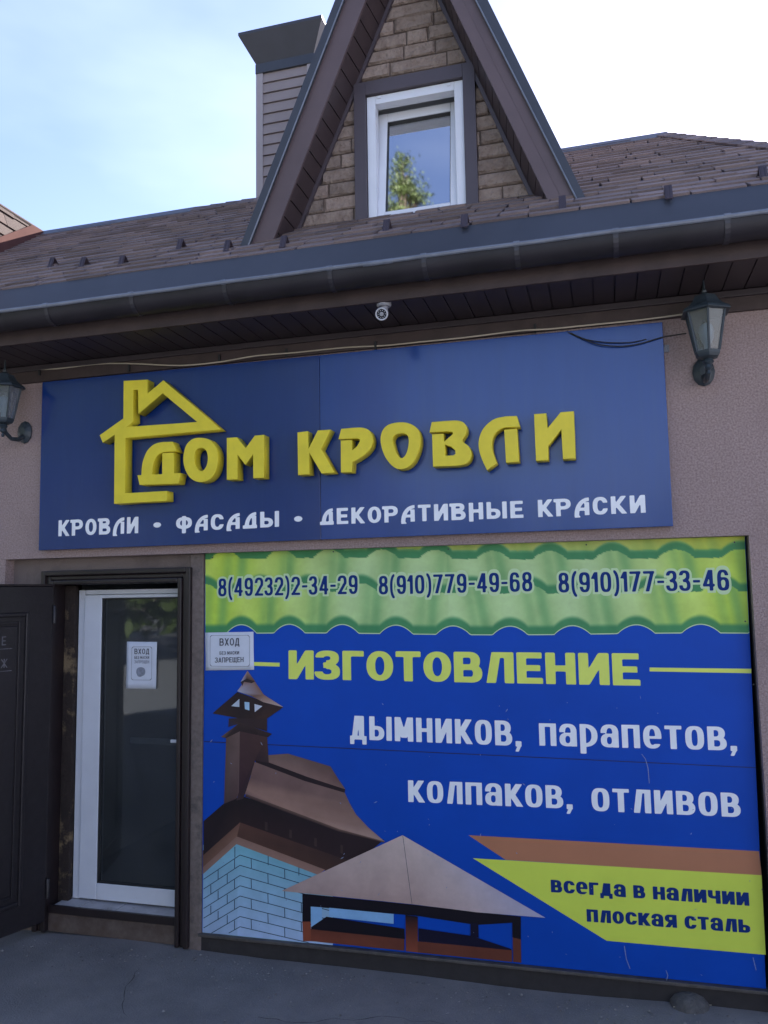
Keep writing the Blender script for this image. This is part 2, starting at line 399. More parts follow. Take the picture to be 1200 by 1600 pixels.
M_blue_l = mat('dimmed_blue_sign_panel', (.003, .027, .16), .25, spec=.6, coat=.25, n_scale=1.3, n_amt=.12, bump=.03, b_scale=3, stretch=(7, 1, .7), s2=3, s2_col=(.006, .032, .16), s2_thr=(.5, .8))  # deeper blue put in for the left panel's weaker sky sheen
M_yel = mat('yellow_letters', (.82, .67, .035), .5, n_scale=9, n_amt=.14, s2=22, s2_col=(.64, .52, .06), s2_thr=(.6, .85), bump=.05, b_scale=40)
M_white_p = mat('white_lettering', (.87, .89, .92), .5, n_scale=12, n_amt=.08)
M_lime = mat('lime_print', (.68, .80, .095), .42, spec=.35, n_scale=3, n_amt=.10)
M_limet = mat('lime_lettering', (.74, .83, .14), .45, n_scale=9, n_amt=.08)
M_orange = mat('copper_print', (.47, .19, .095), .45, n_scale=3, n_amt=.12)
M_navy = mat('navy_lettering', (.003, .028, .17), .6, spec=.2)
M_halo = mat('pale_green_outline', (.52, .68, .38), .45)
M_vprint = mat('printed_picture', (1, 1, 1), .42, spec=.25, vcol=True, n_scale=9, n_amt=.20, bump=.05, b_scale=5)
M_brownmetal = mat('brown_painted_metal', (.105, .070, .066), .42, spec=.5, n_scale=3, n_amt=.2, bump=.04, b_scale=6)
M_board = mat('brown_fascia_board', (.120, .083, .086), .5, n_scale=4, n_amt=.18, bump=.05, b_scale=10)
M_darkmetal = mat('dark_grey_flashing', (.048, .052, .066), .42, spec=.5, n_scale=3, n_amt=.25, bump=.05, b_scale=5)
M_gutter = mat('dark_brown_gutter', (.026, .022, .028), .48, spec=.35, n_scale=4, n_amt=.5, bump=.03, b_scale=6)
M_brk = mat('gutter_bracket_metal', (.034, .030, .038), .4, n_scale=9, n_amt=.3)
M_bead = mat('grey_gutter_bead', (.19, .21, .26), .3, n_scale=14, n_amt=.3)
M_soffit = mat('brown_soffit', (.042, .030, .034), .5, n_scale=5, n_amt=.2)
M_soffit2 = mat('brown_rake_soffit', (.062, .042, .046), .5, n_scale=5, n_amt=.2)
M_trim = mat('brown_window_trim', (.075, .058, .068), .45, n_scale=5, n_amt=.15)
M_beam = mat('brown_wall_board', (.060, .038, .036), .65, n_scale=8, n_amt=.4, bump=.2, b_scale=60)
M_shingle = mat('brown_asphalt_shingle', (.150, .112, .108), .95, n_scale=300, col2=(.25, .195, .185), bump=.6, b_scale=300, rand=.30, bdist=.004, s2=1.6, s2_col=(.125, .095, .098), s2_thr=(.5, .8))
M_shingle2 = mat('reddish_asphalt_shingle', (.070, .040, .034), .95, n_scale=420, col2=(.10, .065, .056), bump=.6, b_scale=420, rand=.2, bdist=.004)
M_underlay = mat('dark_underlay', (.03, .024, .024), .95)
M_pinkflash = mat('reddish_valley_flashing', (.11, .052, .045), .95, spec=.05, n_scale=6, n_amt=.2)
M_brick = mat('beige_stone_facing', (.200, .145, .118), .9, n_scale=16, col2=(.30, .235, .195), bump=1.0, b_scale=30, rand=.22, bdist=.02, s2=60, s2_col=(.13, .085, .06), s2_thr=(.56, .72))
M_mortar = mat('dark_mortar', (.11, .082, .068), .95)
M_pvc = mat('white_pvc', (.66, .68, .73), .35, n_scale=5, n_amt=.10, s2=7, s2_col=(.42, .40, .38), s2_thr=(.62, .85))
M_pvcw = mat('white_pvc_window', (.72, .74, .80), .3, n_scale=5, n_amt=.06)
M_gasket = mat('black_gasket', (.02, .02, .022), .6)
M_doorbrown = mat('dark_brown_door', (.019, .015, .018), .42, spec=.45, n_scale=22, n_amt=.35, bump=.12, b_scale=90, s2=26, s2_col=(.06, .045, .04), s2_thr=(.66, .76))
M_casing = mat('dark_brown_casing', (.022, .014, .015), .42, n_scale=10, n_amt=.3, bump=.08, b_scale=60)
M_foam = mat('old_mounting_foam', (.028, .018, .014), .9, n_scale=0, col2=None, s2=5, s2_col=(.20, .14, .075), s2_thr=(.56, .66), bump=1, b_scale=60)
M_tile = mat('grey_floor_tile', (.55, .53, .53), .5, n_scale=9, n_amt=.3, bump=.1, b_scale=40, s2=12, s2_col=(.12, .09, .07), s2_thr=(.56, .75))
M_sill = mat('worn_brown_threshold', (.07, .045, .035), .5, n_scale=14, col2=(.13, .10, .085), bump=.2, b_scale=60)
M_paper = mat('white_paper', (.66, .69, .76), .7, n_scale=14, n_amt=.08, bump=.15, b_scale=12)
M_ink = mat('dark_ink', (.06, .065, .085), .7)
M_inkgrey = mat('grey_ink', (.30, .32, .38), .7, n_scale=60, n_amt=.4)
M_dark = mat('dark_interior', (.40, .41, .42), .9)
M_room = mat('room_wall', (.70, .72, .76), .9)
M_sid = mat('beige_vinyl_siding', (.30, .245, .235), .55, n_scale=5, n_amt=.12)
M_sidtrim = mat('pale_corner_trim', (.37, .32, .32), .5, n_scale=5, n_amt=.1)
M_lamp = mat('hazed_lantern_metal', (.036, .050, .062), .45, n_scale=20, n_amt=.3)  # dark green shifted to paler grey-blue, lens haze put into the colour
M_lampglass = glass_mat('lantern_glass', (.40, .50, .58), .12, haze=.22)
M_frost = mat('frosted_bulb', (.65, .68, .72), .35)
M_cctv = mat('grey_camera_housing', (.30, .30, .33), .4)
M_cctvw = mat('pale_ring', (.55, .56, .6), .4)
M_lens = mat('black_lens', (.01, .01, .012), .08)
M_cable = mat('cream_cable', (.42, .36, .27), .6)
M_cableb = mat('black_cable', (.015, .015, .018), .6)
M_concrete = mat('rough_concrete', (.07, .066, .064), .95, n_scale=30, col2=(.12, .115, .11), bump=.8, b_scale=80, bdist=.01)
M_screw = mat('dark_screw', (.05, .05, .05), .4)
M_leaf = mat('tree_leaves', (.075, .11, .025), .6, rand=.35)
M_bark = mat('tree_bark', (.12, .09, .07), .9, n_scale=20, n_amt=.5)
M_rail = mat('dull_steel', (.25, .25, .26), .4)
M_winglass = glass_mat('window_glass', (.90, .92, .93), 0.028, gain=14)
M_doorglass = glass_mat('door_glass', (.55, .59, .61), 0.03, gain=1.0, haze=.05)  # pale diffuse film put in to lighten the dark glass

# =================================================================== THE SETTING: ground
g = MB()
n = 80
gx = np.concatenate([np.linspace(-70, -6, 10), np.linspace(-5.5, 3, 70), np.linspace(4, 70, 10)])
gy = np.concatenate([np.linspace(-80, -5, 12), np.linspace(-4.6, .5, 50)])
rr = np.random.RandomState(3)
vs = []
for yy in gy:
    for xx in gx:
        near = -6 < xx < 3.5 and -4.6 <= yy
        z = 0.006 * math.sin(xx * 1.9 + yy * 1.3) + .005 * math.sin(xx * 4.1 - yy * 2.7) + (rr.uniform(-.0015, .0015) if near else 0)
        vs.append((xx, yy, z - .012))
nxg = len(gx)
fs = [(j * nxg + i, j * nxg + i + 1, (j + 1) * nxg + i + 1, (j + 1) * nxg + i) for j in range(len(gy) - 1) for i in range(nxg - 1)]
g.add(vs, fs)
gr = g.build('ground', M_asphalt, smooth=True); tag(gr, 'grey worn asphalt pavement in front of the shop', kind='structure')

# =================================================================== THE SHOP BUILDING
bld = empty('shop_building', 'rose plastered shop with a steep dormer, brown shingle roof and blue signs', 'building')

ZS = oy(600, 515, 0)[2]                    # soffit height
ZL = float(np.mean([oy(2, 873, 0)[2], oy(1168, 838, 0)[2]]))      # underside of the lintel
XR = oy(1174, 900, 0)[0]                   # right reveal
XJ = oy(8, 900, 0)[0]                      # left jamb of the recess
YREC = .075                                # recessed wall
w_ = MB(); w_.box(-7, 0, ZL, 3.2, .3, ZS + .3); w_.build('upper_wall', M_plaster, bld)
w_ = MB(); w_.box(XR, 0, -.1, 3.2, .3, ZL - .001); w_.build('side_wall', M_plaster, bld)
w_ = MB(); w_.box(-7, 0, -.1, XJ, .3, ZL - .001); w_.build('side_wall', M_plaster, bld)
# door frame position
FX0 = oy(65, 900, .03)[0]; FX1 = oy(297, 1100, .03)[0]; FZ1 = oy(190, 889, .03)[2]
PX1 = oy(319, 1100, .06)[0]
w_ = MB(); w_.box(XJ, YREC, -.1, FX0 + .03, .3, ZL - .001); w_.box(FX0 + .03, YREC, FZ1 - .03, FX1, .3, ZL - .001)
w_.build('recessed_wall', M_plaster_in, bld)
w_ = MB(); w_.box(FX1 - .015, .045, -.1, PX1 - .004, .3, ZL - .001); w_.build('pillar', M_pillar, bld, bevel=.006)
w_ = MB(); w_.box(PX1 - .02, .30, -.1, XR, .34, ZL + .1); w_.build('back_wall', M_dark, bld)

# wall board under the soffit and fascia
bd = MB(); bd.box(-7, -.022, oy(600, 542, -.022)[2], 3.2, -.001, ZS - .002); bd.build('wall_board', M_beam, bld, bevel=.004)
bd = MB(); bd.box(-7, -.040, ZS - .035, 3.2, -.0225, ZS - .003); bd.build('soffit_moulding', M_soffit, bld, bevel=.003)
YF = -.42
# soffit panels, one by one
NP = 0
xx = -5.4
while xx < 1.9:
    wdt = .098
    p = MB(); p.box(xx + .0025, YF + .012, ZS + .002, xx + wdt - .0025, -.002, ZS + .012)
    p.box(xx + wdt - .0025, YF + .012, ZS + .008, xx + wdt + .0025, -.002, ZS + .0118)
    if NP == 0:
        soff = MB().box(-7, YF + .004, ZS + .013, 3.2, -.001, ZS + .03).build('soffit', M_underlay, bld)
    p.build('soffit_panel', M_soffit, soff); NP += 1
    xx += wdt + .002
f_ = MB(); f_.box(-7, YF - .02, ZS - .012, 3.2, YF + .003, ZS + .16); f_.build('fascia', M_beam, bld, bevel=.003)

# ---------------- gutter
YG, RG = -.515, .068
ZRIM = oy(600, 411, YG - RG)[2]
gut = MB(); prof = []
for k in range(13):
    a = math.pi + math.pi * k / 12
    prof.append((YG + RG * math.cos(a), ZRIM + RG * 1.02 * math.sin(a) * 1.12))
profi = [(y + (YG - y) * .06, z + .004) for y, z in prof[::-1]]
full = prof + profi
gut.prism([(-7, y, z) for y, z in full], (10.2, 0, 0))
gutter = gut.build('gutter', M_gutter, bld, smooth=True)
gb = MB(); gb.tube([(-7 + 10.2 * i / 60, YG - RG - .003, ZRIM + .007 + .0012 * math.sin(i * 1.7)) for i in range(61)], .011, 8)
gb.build('gutter_bead', M_bead, gutter, smooth=True)
for px, py in [(-70, 493), (72, 476), (205, 459), (350, 441), (515, 421), (662, 404), (807, 386), (962, 366), (1137, 345), (1290, 325)]:
    bx = oy(px, py, YG - RG)[0]
    b = MB()
    pr2 = [(YG + (RG + .003) * math.cos(math.pi + math.pi * k / 12), ZRIM + (RG + .004) * 1.14 * math.sin(math.pi + math.pi * k / 12)) for k in range(13)]
    pr3 = [(YG + (RG - .002) * math.cos(math.pi + math.pi * k / 12), ZRIM + (RG - .004) * 1.14 * math.sin(math.pi + math.pi * k / 12)) for k in range(13)]
    b.prism([(bx - .011, y, z) for y, z in pr2 + pr3[::-1]], (.022, 0, 0))
    b.build('gutter_bracket', M_brk, gutter)
    b = MB(); b.tube([(bx - .013, YG - RG - .003, ZRIM + .008), (bx + .013, YG - RG - .003, ZRIM + .008)], .0135, 8); b.build('bracket_clip', M_bead, gutter, smooth=True)
for px, py in [(0, 0)]:
    b = MB(); a0 = oy(568, 415, YG - RG)[0]; a1 = oy(614, 410, YG - RG)[0]
    b.tube([(a0, YG - RG - .003, ZRIM + .004), (a1, YG - RG - .003, ZRIM + .004)], .0125, 10)
    b.build('gutter_joint', M_bead, gutter, smooth=True)

# ---------------- roof planes
PITCH = math.radians(35.6)
AY0, AZ0 = -.475, ZRIM + .012                 # lower edge of the drip apron
# top of the apron along the sight line of its upper edge
AP = math.radians(56)
nA = np.array([0, -math.tan(AP), 1.0]); atop = opl(600, 372, np.array([0, AY0, AZ0]), nA)
AY1, AZ1 = atop[1], atop[2]
nR = np.array([0, -math.tan(PITCH), 1.0]); p0R = np.array([0, AY1, AZ1])
def onroof(px, py): return opl(px, py, p0R, nR)
ap = MB(); ap.prism([(-7, AY0, AZ0), (-7, AY0 + .01, AZ0 - .03), (-7, AY1 + .05, AZ1 - .02), (-7, AY1 + .02, AZ1 + .012), (-7, AY1 - .006, AZ1 + .002)], (10.2, 0, 0))
ap.build('drip_apron', M_darkmetal, bld)
# joints of the apron sheets
RID = .5 * (onroof(1040, 212) + onroof(887, 237)); RY, RZ = RID[1], RID[2]
XRE = onroof(1040, 212)[0]
print('ROOF', AY1, AZ1, RY, RZ, XRE, 'slope len', (RY - AY1) / math.cos(PITCH))
J = np.array([onroof(52, 372)[0], RY, RZ])
hipd = onroof(1199, 230); kh = (hipd[0] - XRE) / (RY - hipd[1])
XHE = XRE + kh * (RY - AY1)
v0 = onroof(0, 396); kv = (J[0] - v0[0]) / (RY - v0[1])
XVE = J[0] - kv * (RY - AY1)
uR = np.array([1.0, 0, 0]); vR = np.array([0, math.cos(PITCH), math.sin(PITCH)]); nRn = np.cross(uR, vR)
def to_uv(p, o, u, v): d = np.array(p) - o; return (float(d @ u), float(d @ v))
LEN = (RY - AY1) / math.cos(PITCH)
roofpoly = [(XVE, AY1), (XHE, AY1), (XRE, RY), (J[0], RY)]
rf = MB(); rf.prism([(x, y, AZ1 + (y - AY1) * math.tan(PITCH) - .004) for x, y in roofpoly], (0, 0, -.10))
roof = rf.build('roof', M_underlay, bld)
# back slope and right hip slope close the volume
bk = MB()
bk.prism([(XRE, RY, RZ - .02), (XHE, AY1, AZ1 - .02), (XHE, 2 * RY - AY1, AZ1 - .02)], (0, 0, -.08))
bk.prism([(J[0], RY, RZ - .02), (XRE, RY, RZ - .02), (XHE, 2 * RY - AY1, AZ1 - .02), (XVE, 2 * RY - AY1, AZ1 - .02)], (0, 0, -.08))
bk.build('rear_roof_slope', M_shingle, bld)

def shingles(o, u, v, nrm, hull, parent, m, rows, expo=.118, wmin=.13, wmax=.30, limit=300, seed=1, key=None, lift=.012, skip=None):
    """laminated shingles: each tab is a wedge clipped to the roof face"""
    rs = random.Random(seed); umin = min(h[0] for h in hull); umax = max(h[0] for h in hull)
    tabs = []
    for r in range(rows):
        x = umin - rs.uniform(0, .3)
        while x < umax:
            wd_ = rs.uniform(wmin, wmax); hi = rs.random() < .5
            y0 = r * expo - (rs.uniform(.008, .016) if hi else rs.uniform(-.003, .003)); y1 = (r + 1) * expo + .02
            sl = rs.uniform(-.008, .008)
            poly = [(x + .0035 + sl, y0 + rs.uniform(-.001, .001)), (x + wd_ - .0035 + rs.uniform(-.012, .012), y0 + rs.uniform(-.001, .001)), (x + wd_ - .002, y1), (x + .002, y1)]
            pc = clip_convex(poly, hull)
            if len(pc) >= 3 and area2(pc) > .0012:
                t = lift + (.0055 if hi else 0) + rs.uniform(-.0008, .0008)
                tabs.append((pc, y0, y1, t, hi))
            x += wd_
    def geom(tb):
        pc, y0, y1, t, hi = tb; n_ = len(pc); top = []; bot = []
        for a, b in pc:
            k = min(1, max(0, (b - y0) / (y1 - y0)))
            hgt = t * (1 - k) + .0015 * (1 + (hi * .8)) * k
            top.append(o + u * a + v * b + nrm * (hgt + .0005)); bot.append(o + u * a + v * b - nrm * .003)
        return bot + top, [tuple(range(n_ - 1, -1, -1)), tuple(range(n_, 2 * n_))] + [(i, (i + 1) % n_, n_ + (i + 1) % n_, n_ + i) for i in range(n_)]
    if skip: tabs = [t for t in tabs if not skip(o + u * np.mean([p[0] for p in t[0]]) + v * np.mean([p[1] for p in t[0]]))]
    if key: tabs.sort(key=lambda tb: key(o + u * np.mean([p[0] for p in tb[0]]) + v * np.mean([p[1] for p in tb[0]]), area2(tb[0])))
    for tb in tabs[:limit]:
        a, b = geom(tb); MB().add(a, b).build('shingle', m, parent)
    if len(tabs) > limit:
        mb = MB()
        for tb in tabs[limit:]: mb.add(*geom(tb))
        q = mb.build('distant_shingles', m, parent); q['kind'] = 'stuff'
    print('tabs', len(tabs))
o_ = np.array([0, AY1, AZ1])
hullR = [(XVE, 0), (XHE, 0), (XRE, LEN), (J[0], LEN)]
def seen_key(p, ar):
    d = p - CAM; dist = np.linalg.norm(d); q = d @ FW
    px = 600 + FPX * (d @ RT) / q; py = 800 - FPX * (d @ UP) / q
    out = 0 if (-10 < px < 1210) else 1e3
    return out - ar * abs(float(d @ nRn)) / dist ** 3 * 100
def under_dormer(p):
    return False
NR = int(LEN / .118) + 1

# dormer geometry: front plane of the rake boards from the foot points on the roof
pl_, pr_ = onroof(381, 381), onroof(915, 312)
YD = float((pl_[1] + pr_[1]) / 2); YW = YD + .23
print('DORMER', pl_, pr_, 'YD', YD, 'wall foot', onroof(466, 360), onroof(837, 314), 'YW', YW)
def zroof(y): return AZ1 + (y - AY1) * math.tan(PITCH)
DXL = oy(440, 365, YD)[0]; DXR = oy(860, 322, YD)[0]
def skipd(p): return p[1] > YW + .16 and DXL + .25 * 0 < p[0] < DXR and (p[0] - DXL) > (p[1] - YW) * .0 and (DXL + (p[2] - zroof(YD)) * .42 + .1 < p[0] < DXR - (p[2] - zroof(YD)) * .42 - .1)
shingles(o_, uR, vR, nRn, hullR, roof, M_shingle, NR, key=seen_key, seed=5, skip=skipd)

# ridge caps
def ridge_cap(x0, x1, m=M_darkmetal, s=.075, dz=.02):
    c = MB()
    c.prism([(x0, RY, RZ + dz + .012), (x0, RY - s, RZ + dz - s * .80), (x0, RY - s, RZ + dz - s * .80 - .012), (x0, RY, RZ + dz), (x0, RY + s, RZ + dz - s * .8 - .012), (x0, RY + s, RZ + dz - s * .8)], (x1 - x0, 0, 0))
    return c.build('ridge_cap', m, roof)
xa, xb = onroof(285, 338)[0], onroof(887, 236)[0]
ridge_cap(J[0] - .02, xa); ridge_cap(xb - 1.0, XRE + .01)
x = xa
while x < xb - 1.0:
    c = MB(); wv = .14; t = .008
    for sgn in (-1, 1):
        c.prism([(x, RY, RZ + .024), (x + wv + .03, RY, RZ + .016), (x + wv + .03, RY + sgn * .09, RZ - .062), (x, RY + sgn * .09, RZ - .052)], (0, 0, t))
    c.build('ridge_shingle', M_shingle, roof); x += wv
# hip shingles
hd = np.array([XHE - XRE, AY1 - RY, AZ1 - RZ]); hl = np.linalg.norm(hd); hd /= hl
k = 0.0
while k < hl - .1:
    p = np.array([XRE, RY, RZ + .012]) + hd * k; q = p + hd * .17
    side = np.array([.09, .06, -.06])
    c = MB(); c.prism([p + (0, 0, .006), q + (0, 0, .014), q + np.array([-.08, -.02, -.008]), p + np.array([-.08, -.02, -.014])], (0, 0, .008))
    c.prism([p + (0, 0, .006), q + (0, 0, .014), q + np.array([.08, .03, -.07]), p + np.array([.08, .03, -.07])], (0, 0, .008))
    c.build('ridge_shingle', M_shingle, roof); k += .145

# cross gable at the far left
Jr = J + np.array([0, 0, .0]); V = np.array([XVE, AY1, AZ1])
yfront = AY1 - .05
dv = V - J
nv = np.cross(np.array([0, -1.0, 0]), dv); nv /= np.linalg.norm(nv)
if nv[2] < 0: nv = -nv
uG = np.array([0, 1.0, 0]); vG = np.cross(nv, uG);
if vG[2] < 0: vG = -vG
oG = np.array([V[0], V[1], V[2]])
hullG = [to_uv(p, oG, uG, vG) for p in (V, np.array([J[0], yfront, RZ]), J)]
hullG = [to_uv(V + (0, yfront - AY1 - .0, 0), oG, uG, vG)] + hullG[:1] + [hullG[2], hullG[1]]
sg = MB(); sg.prism([V + (0, yfront - AY1, 0) - nv * .004, V - nv * .004, J - nv * .004, np.array([J[0], yfront, RZ]) - nv * .004], -nv * .08)
side = sg.build('side_gable_roof', M_underlay, bld)
shingles(oG, uG, vG, nv, hullG, side, M_shingle2, 24, key=lambda p, a: np.linalg.norm(p - J), seed=9, limit=120)
pf = MB(); e1 = dv / np.linalg.norm(dv); e2 = np.cross(nv, e1); e2 = e2 if e2[1] < 0 else -e2
pf.prism([J + nv * .016 - e1 * .02, V + nv * .016, V + nv * .016 + e2 * .13, J + nv * .016 + e2 * .10 + e1 * .12], nv * .006)
pf.build('valley_flashing', M_pinkflash, side)
c = MB(); c.tube([J + (0, .0, .01), np.array([J[0], yfront, RZ + .01])], .02, 8); c.build('ridge_roll', M_shingle2, side)
sw = MB(); sw.prism([V + (-.02, yfront - AY1, -.05), (J[0] - .01, yfront, RZ - .05), (J[0] - 2.4, yfront, AZ1 - .2)], (0, .1, 0)); sw.build('side_gable_wall', M_plaster, bld)

# snow guards
SG = [(80, 419), (129, 419), (190, 417), (281, 391), (355, 394), (443, 388), (604, 363), (726, 356), (879, 327), (1045, 312), (1193, 281)]
guard0 = None
for px, py in SG:
    b = onroof(px, py); h_ = .062; wv = .027
    if guard0 is None:
        c = MB(); wv = .0175
        f0, f1, ap_ = (-.022, -.014), (.050, .030), (.012, .062)
        c.prism([(-wv, f0[0], f0[1]), (-wv, ap_[0], ap_[1]), (-wv, ap_[0] + .003, ap_[1] - .003), (-wv, f0[0] + .003, f0[1] - .003)], (2 * wv, 0, 0))
        c.prism([(-wv, ap_[0] + .0031, ap_[1]), (-wv, f1[0], f1[1]), (-wv, f1[0] - .003, f1[1] - .003), (-wv, ap_[0] + .0031, ap_[1] - .004)], (2 * wv, 0, 0))
        for xr_ in (-.009, .009): c.prism([(xr_ - .002, f0[0], f0[1]), (xr_ - .002, ap_[0], ap_[1]), (xr_ - .002, ap_[0] - .003, ap_[1]), (xr_ - .002, f0[0] - .003, f0[1])], (.004, 0, 0))
        c.box(-wv - .004, .046, .026, wv + .004, .12, .031)
        guard0 = c.build('snow_guard', mat('brown_snow_guard', (.055, .04, .05), .4), roof)
        gd = guard0
    else:
        gd = guard0.copy(); COL.objects.link(gd); gd.parent = roof
    gd.location = (b[0], b[1], b[2] + .012); gd.rotation_euler = (math.radians(4), 0, 0)

# ---------------- dormer
def lineD(p, q, Y):
    """world line x(z) through two pixels on plane Y"""
    a, b = oy(*p, Y), oy(*q, Y); k = (b[0] - a[0]) / (b[2] - a[2]); return lambda z: a[0] + (z - a[2]) * k
Lo, Li, Lb = lineD((380, 381), (527, 0), YD), lineD((392.5, 382), (540, 0), YD), lineD((426, 377), (571, 0), YD)
Ro, Ri, Rb = lineD((915, 312), (761, 0), YD), lineD((901, 314), (742, 0), YD), lineD((861, 323), (704, 0), YD)
Lw, Rw = lineD((466, 360), (611, 0), YW), lineD((837, 314), (689, 0), YW)
def apex(a, b):
    lo, hi = 3.0, 12.0
    for _ in range(60):
        mid = (lo + hi) / 2
        if b(mid) - a(mid) > 0: lo = mid
        else: hi = mid
    return lo
ZO, ZI, ZB, ZW = apex(Lo, Ro), apex(Li, Ri), apex(Lb, Rb), apex(Lw, Rw)
z0 = zroof(YD) - .03
print('APEX', ZO, ZI, ZB, ZW, Lo(z0), Ro(z0))
YB = 2.0
def roof_depth_poly(Lf, z, zt): pass
for sgn, (A, Bl, Cl) in ((-1, (Lo, Li, Lb)), (1, (Ro, Ri, Rb))):
    fl = MB(); fl.prism([(A(z0), YD - .022, z0), (Bl(z0), YD - .022, z0), (Bl(ZI), YD - .022, ZI), (A(ZO), YD - .022, ZO)], (0, .03, 0))
    fl.build('rake_flashing', M_darkmetal, bld)
    lp = MB(); lp.tube([(Bl(z0), YD - .024, z0), (Bl(ZI), YD - .024, ZI)], .0045, 6); lp.build('flashing_lip', M_bead, bld)
    bo = MB(); bo.prism([(Bl(z0) , YD, z0), (Cl(z0), YD, z0), (Cl(ZB), YD, ZB), (Bl(ZI), YD, ZI)], (0, .02, 0))
    rb = bo.build('bargeboard', M_board, bld)
    # shallow groove line in the board
    if sgn > 0:
        mid = lambda z: Bl(z) * .55 + Cl(z) * .45
        gv = MB(); gv.prism([(mid(z0) - .004, YD - .0025, z0), (mid(z0) + .004, YD - .0025, z0), (mid(ZB) + .004, YD - .0025, ZB), (mid(ZB) - .004, YD - .0025, ZB)], (0, .002, 0))
        gv.build('board_rib', M_board, rb)
    # roof slab of the dormer, running back into the main roof
    sb = MB(); th = sgn * -.05
    sb.prism([(A(z0), YD + .01, z0), (A(ZO), YD + .01, ZO), (A(ZO) , YB + 2.2, ZO), (A(z0), YD + .01 + .05, z0)], (th, 0, -.02))
    # side slab as a plane that sinks into the main roof
    sb = MB()
    def P3(z, y, d): return np.array([A(z) + d * -sgn, y, z])
    tz = min(ZO, RZ + 1.2)
    pts_o = [P3(z0, YD + .008, 0), P3(ZO, YD + .008, 0), P3(ZO, 2 * RY - YD, 0), P3(z0, 2 * RY - YD, 0)]
    sb.prism(pts_o, (-sgn * .05, 0, -.015)); sb.build('dormer_roof_slope', M_shingle, bld)
    # soffit strips under the rake, one by one
    bs = MB(); 
    inner = [(Cl(z0) , YD + .015, z0), (Cl(ZB), YD + .015, ZB), (Cl(ZB), YW + .02, ZB), (Cl(z0), YW + .02, z0)]
    bs.prism([np.array(p) + (-sgn * -.010, 0, .006) for p in inner], (sgn * .012, 0, .006))
    sof = bs.build('rake_soffit', M_underlay, bld)
    za = z0; dz = .092
    while za < 5.45:
        zb_ = za + dz - .006
        # the strip lies in the plane between board foot line and wall line
        def Q(z, y):
            t = (y - YD) / (YW - YD); return np.array([Cl(z) * (1 - t) + (Lw if sgn < 0 else Rw)(z) * t, y, z])
        c = MB(); c.prism([Q(za, YD + .018), Q(zb_, YD + .018), Q(zb_, YW - .002), Q(za, YW - .002)], (sgn * .006, 0, .003))
        c.build('soffit_strip', M_soffit2, sof); za += dz
# gable wall
zw0 = zroof(YW) - .08
gw = MB(); gw.prism([(Lw(zw0), YW + .02, zw0), (Rw(zw0), YW + .02, zw0), (Rw(ZW), YW + .02, ZW), (Lw(ZW), YW + .02, ZW)][:3], (0, .06, 0))
# window rectangles (world)
def wrect(px4, Y):
    q = [oy(*p, Y) for p in px4]
    return (float((q[0][0] + q[3][0]) / 2), float((q[1][0] + q[2][0]) / 2), float((q[2][2] + q[3][2]) / 2), float((q[0][2] + q[1][2]) / 2))
YT = YW - .03
tx0, tx1, tz0, tz1 = wrect([(552, 128), (743, 98), (746, 324), (555, 352)], YT)
wx0, wx1, wz0, wz1 = wrect([(573, 152), (723.6, 125), (728.4, 325), (576, 345)], YW - .005)
print('window', tx0, tx1, tz0, tz1, wx0, wx1, wz0, wz1)
# backing wall around the window opening
bwv = MB()
Y1_, Y2_ = YW + .012, YW + .10
def wallpiece(poly):
    pc = clip_convex(poly, [(Lw(zw0) - .03, zw0), (Rw(zw0) + .03, zw0), (Lw(ZW), ZW)])
    if len(pc) >= 3: bwv.prism([(x, Y1_, z) for x, z in pc], (0, Y2_ - Y1_, 0))
wallpiece([(-9, zw0), (wx0, zw0), (wx0, 9), (-9, 9)]); wallpiece([(wx1, zw0), (9, zw0), (9, 9), (wx1, 9)])
wallpiece([(wx0, zw0), (wx1, zw0), (wx1, wz0), (wx0, wz0)]); wallpiece([(wx0, wz1), (wx1, wz1), (wx1, 9), (wx0, 9)])
gable = bwv.build('gable_wall', M_mortar, bld)
m_ = MB(); yb_ = 2 * RY - YD - .1; m_.prism([(Lo(z0) + .06, yb_, z0), (Ro(z0) - .06, yb_, z0), (Lo(ZO), yb_, ZO - .12)], (0, .04, 0)); m_.build('rear_gable_wall', M_brick, bld)
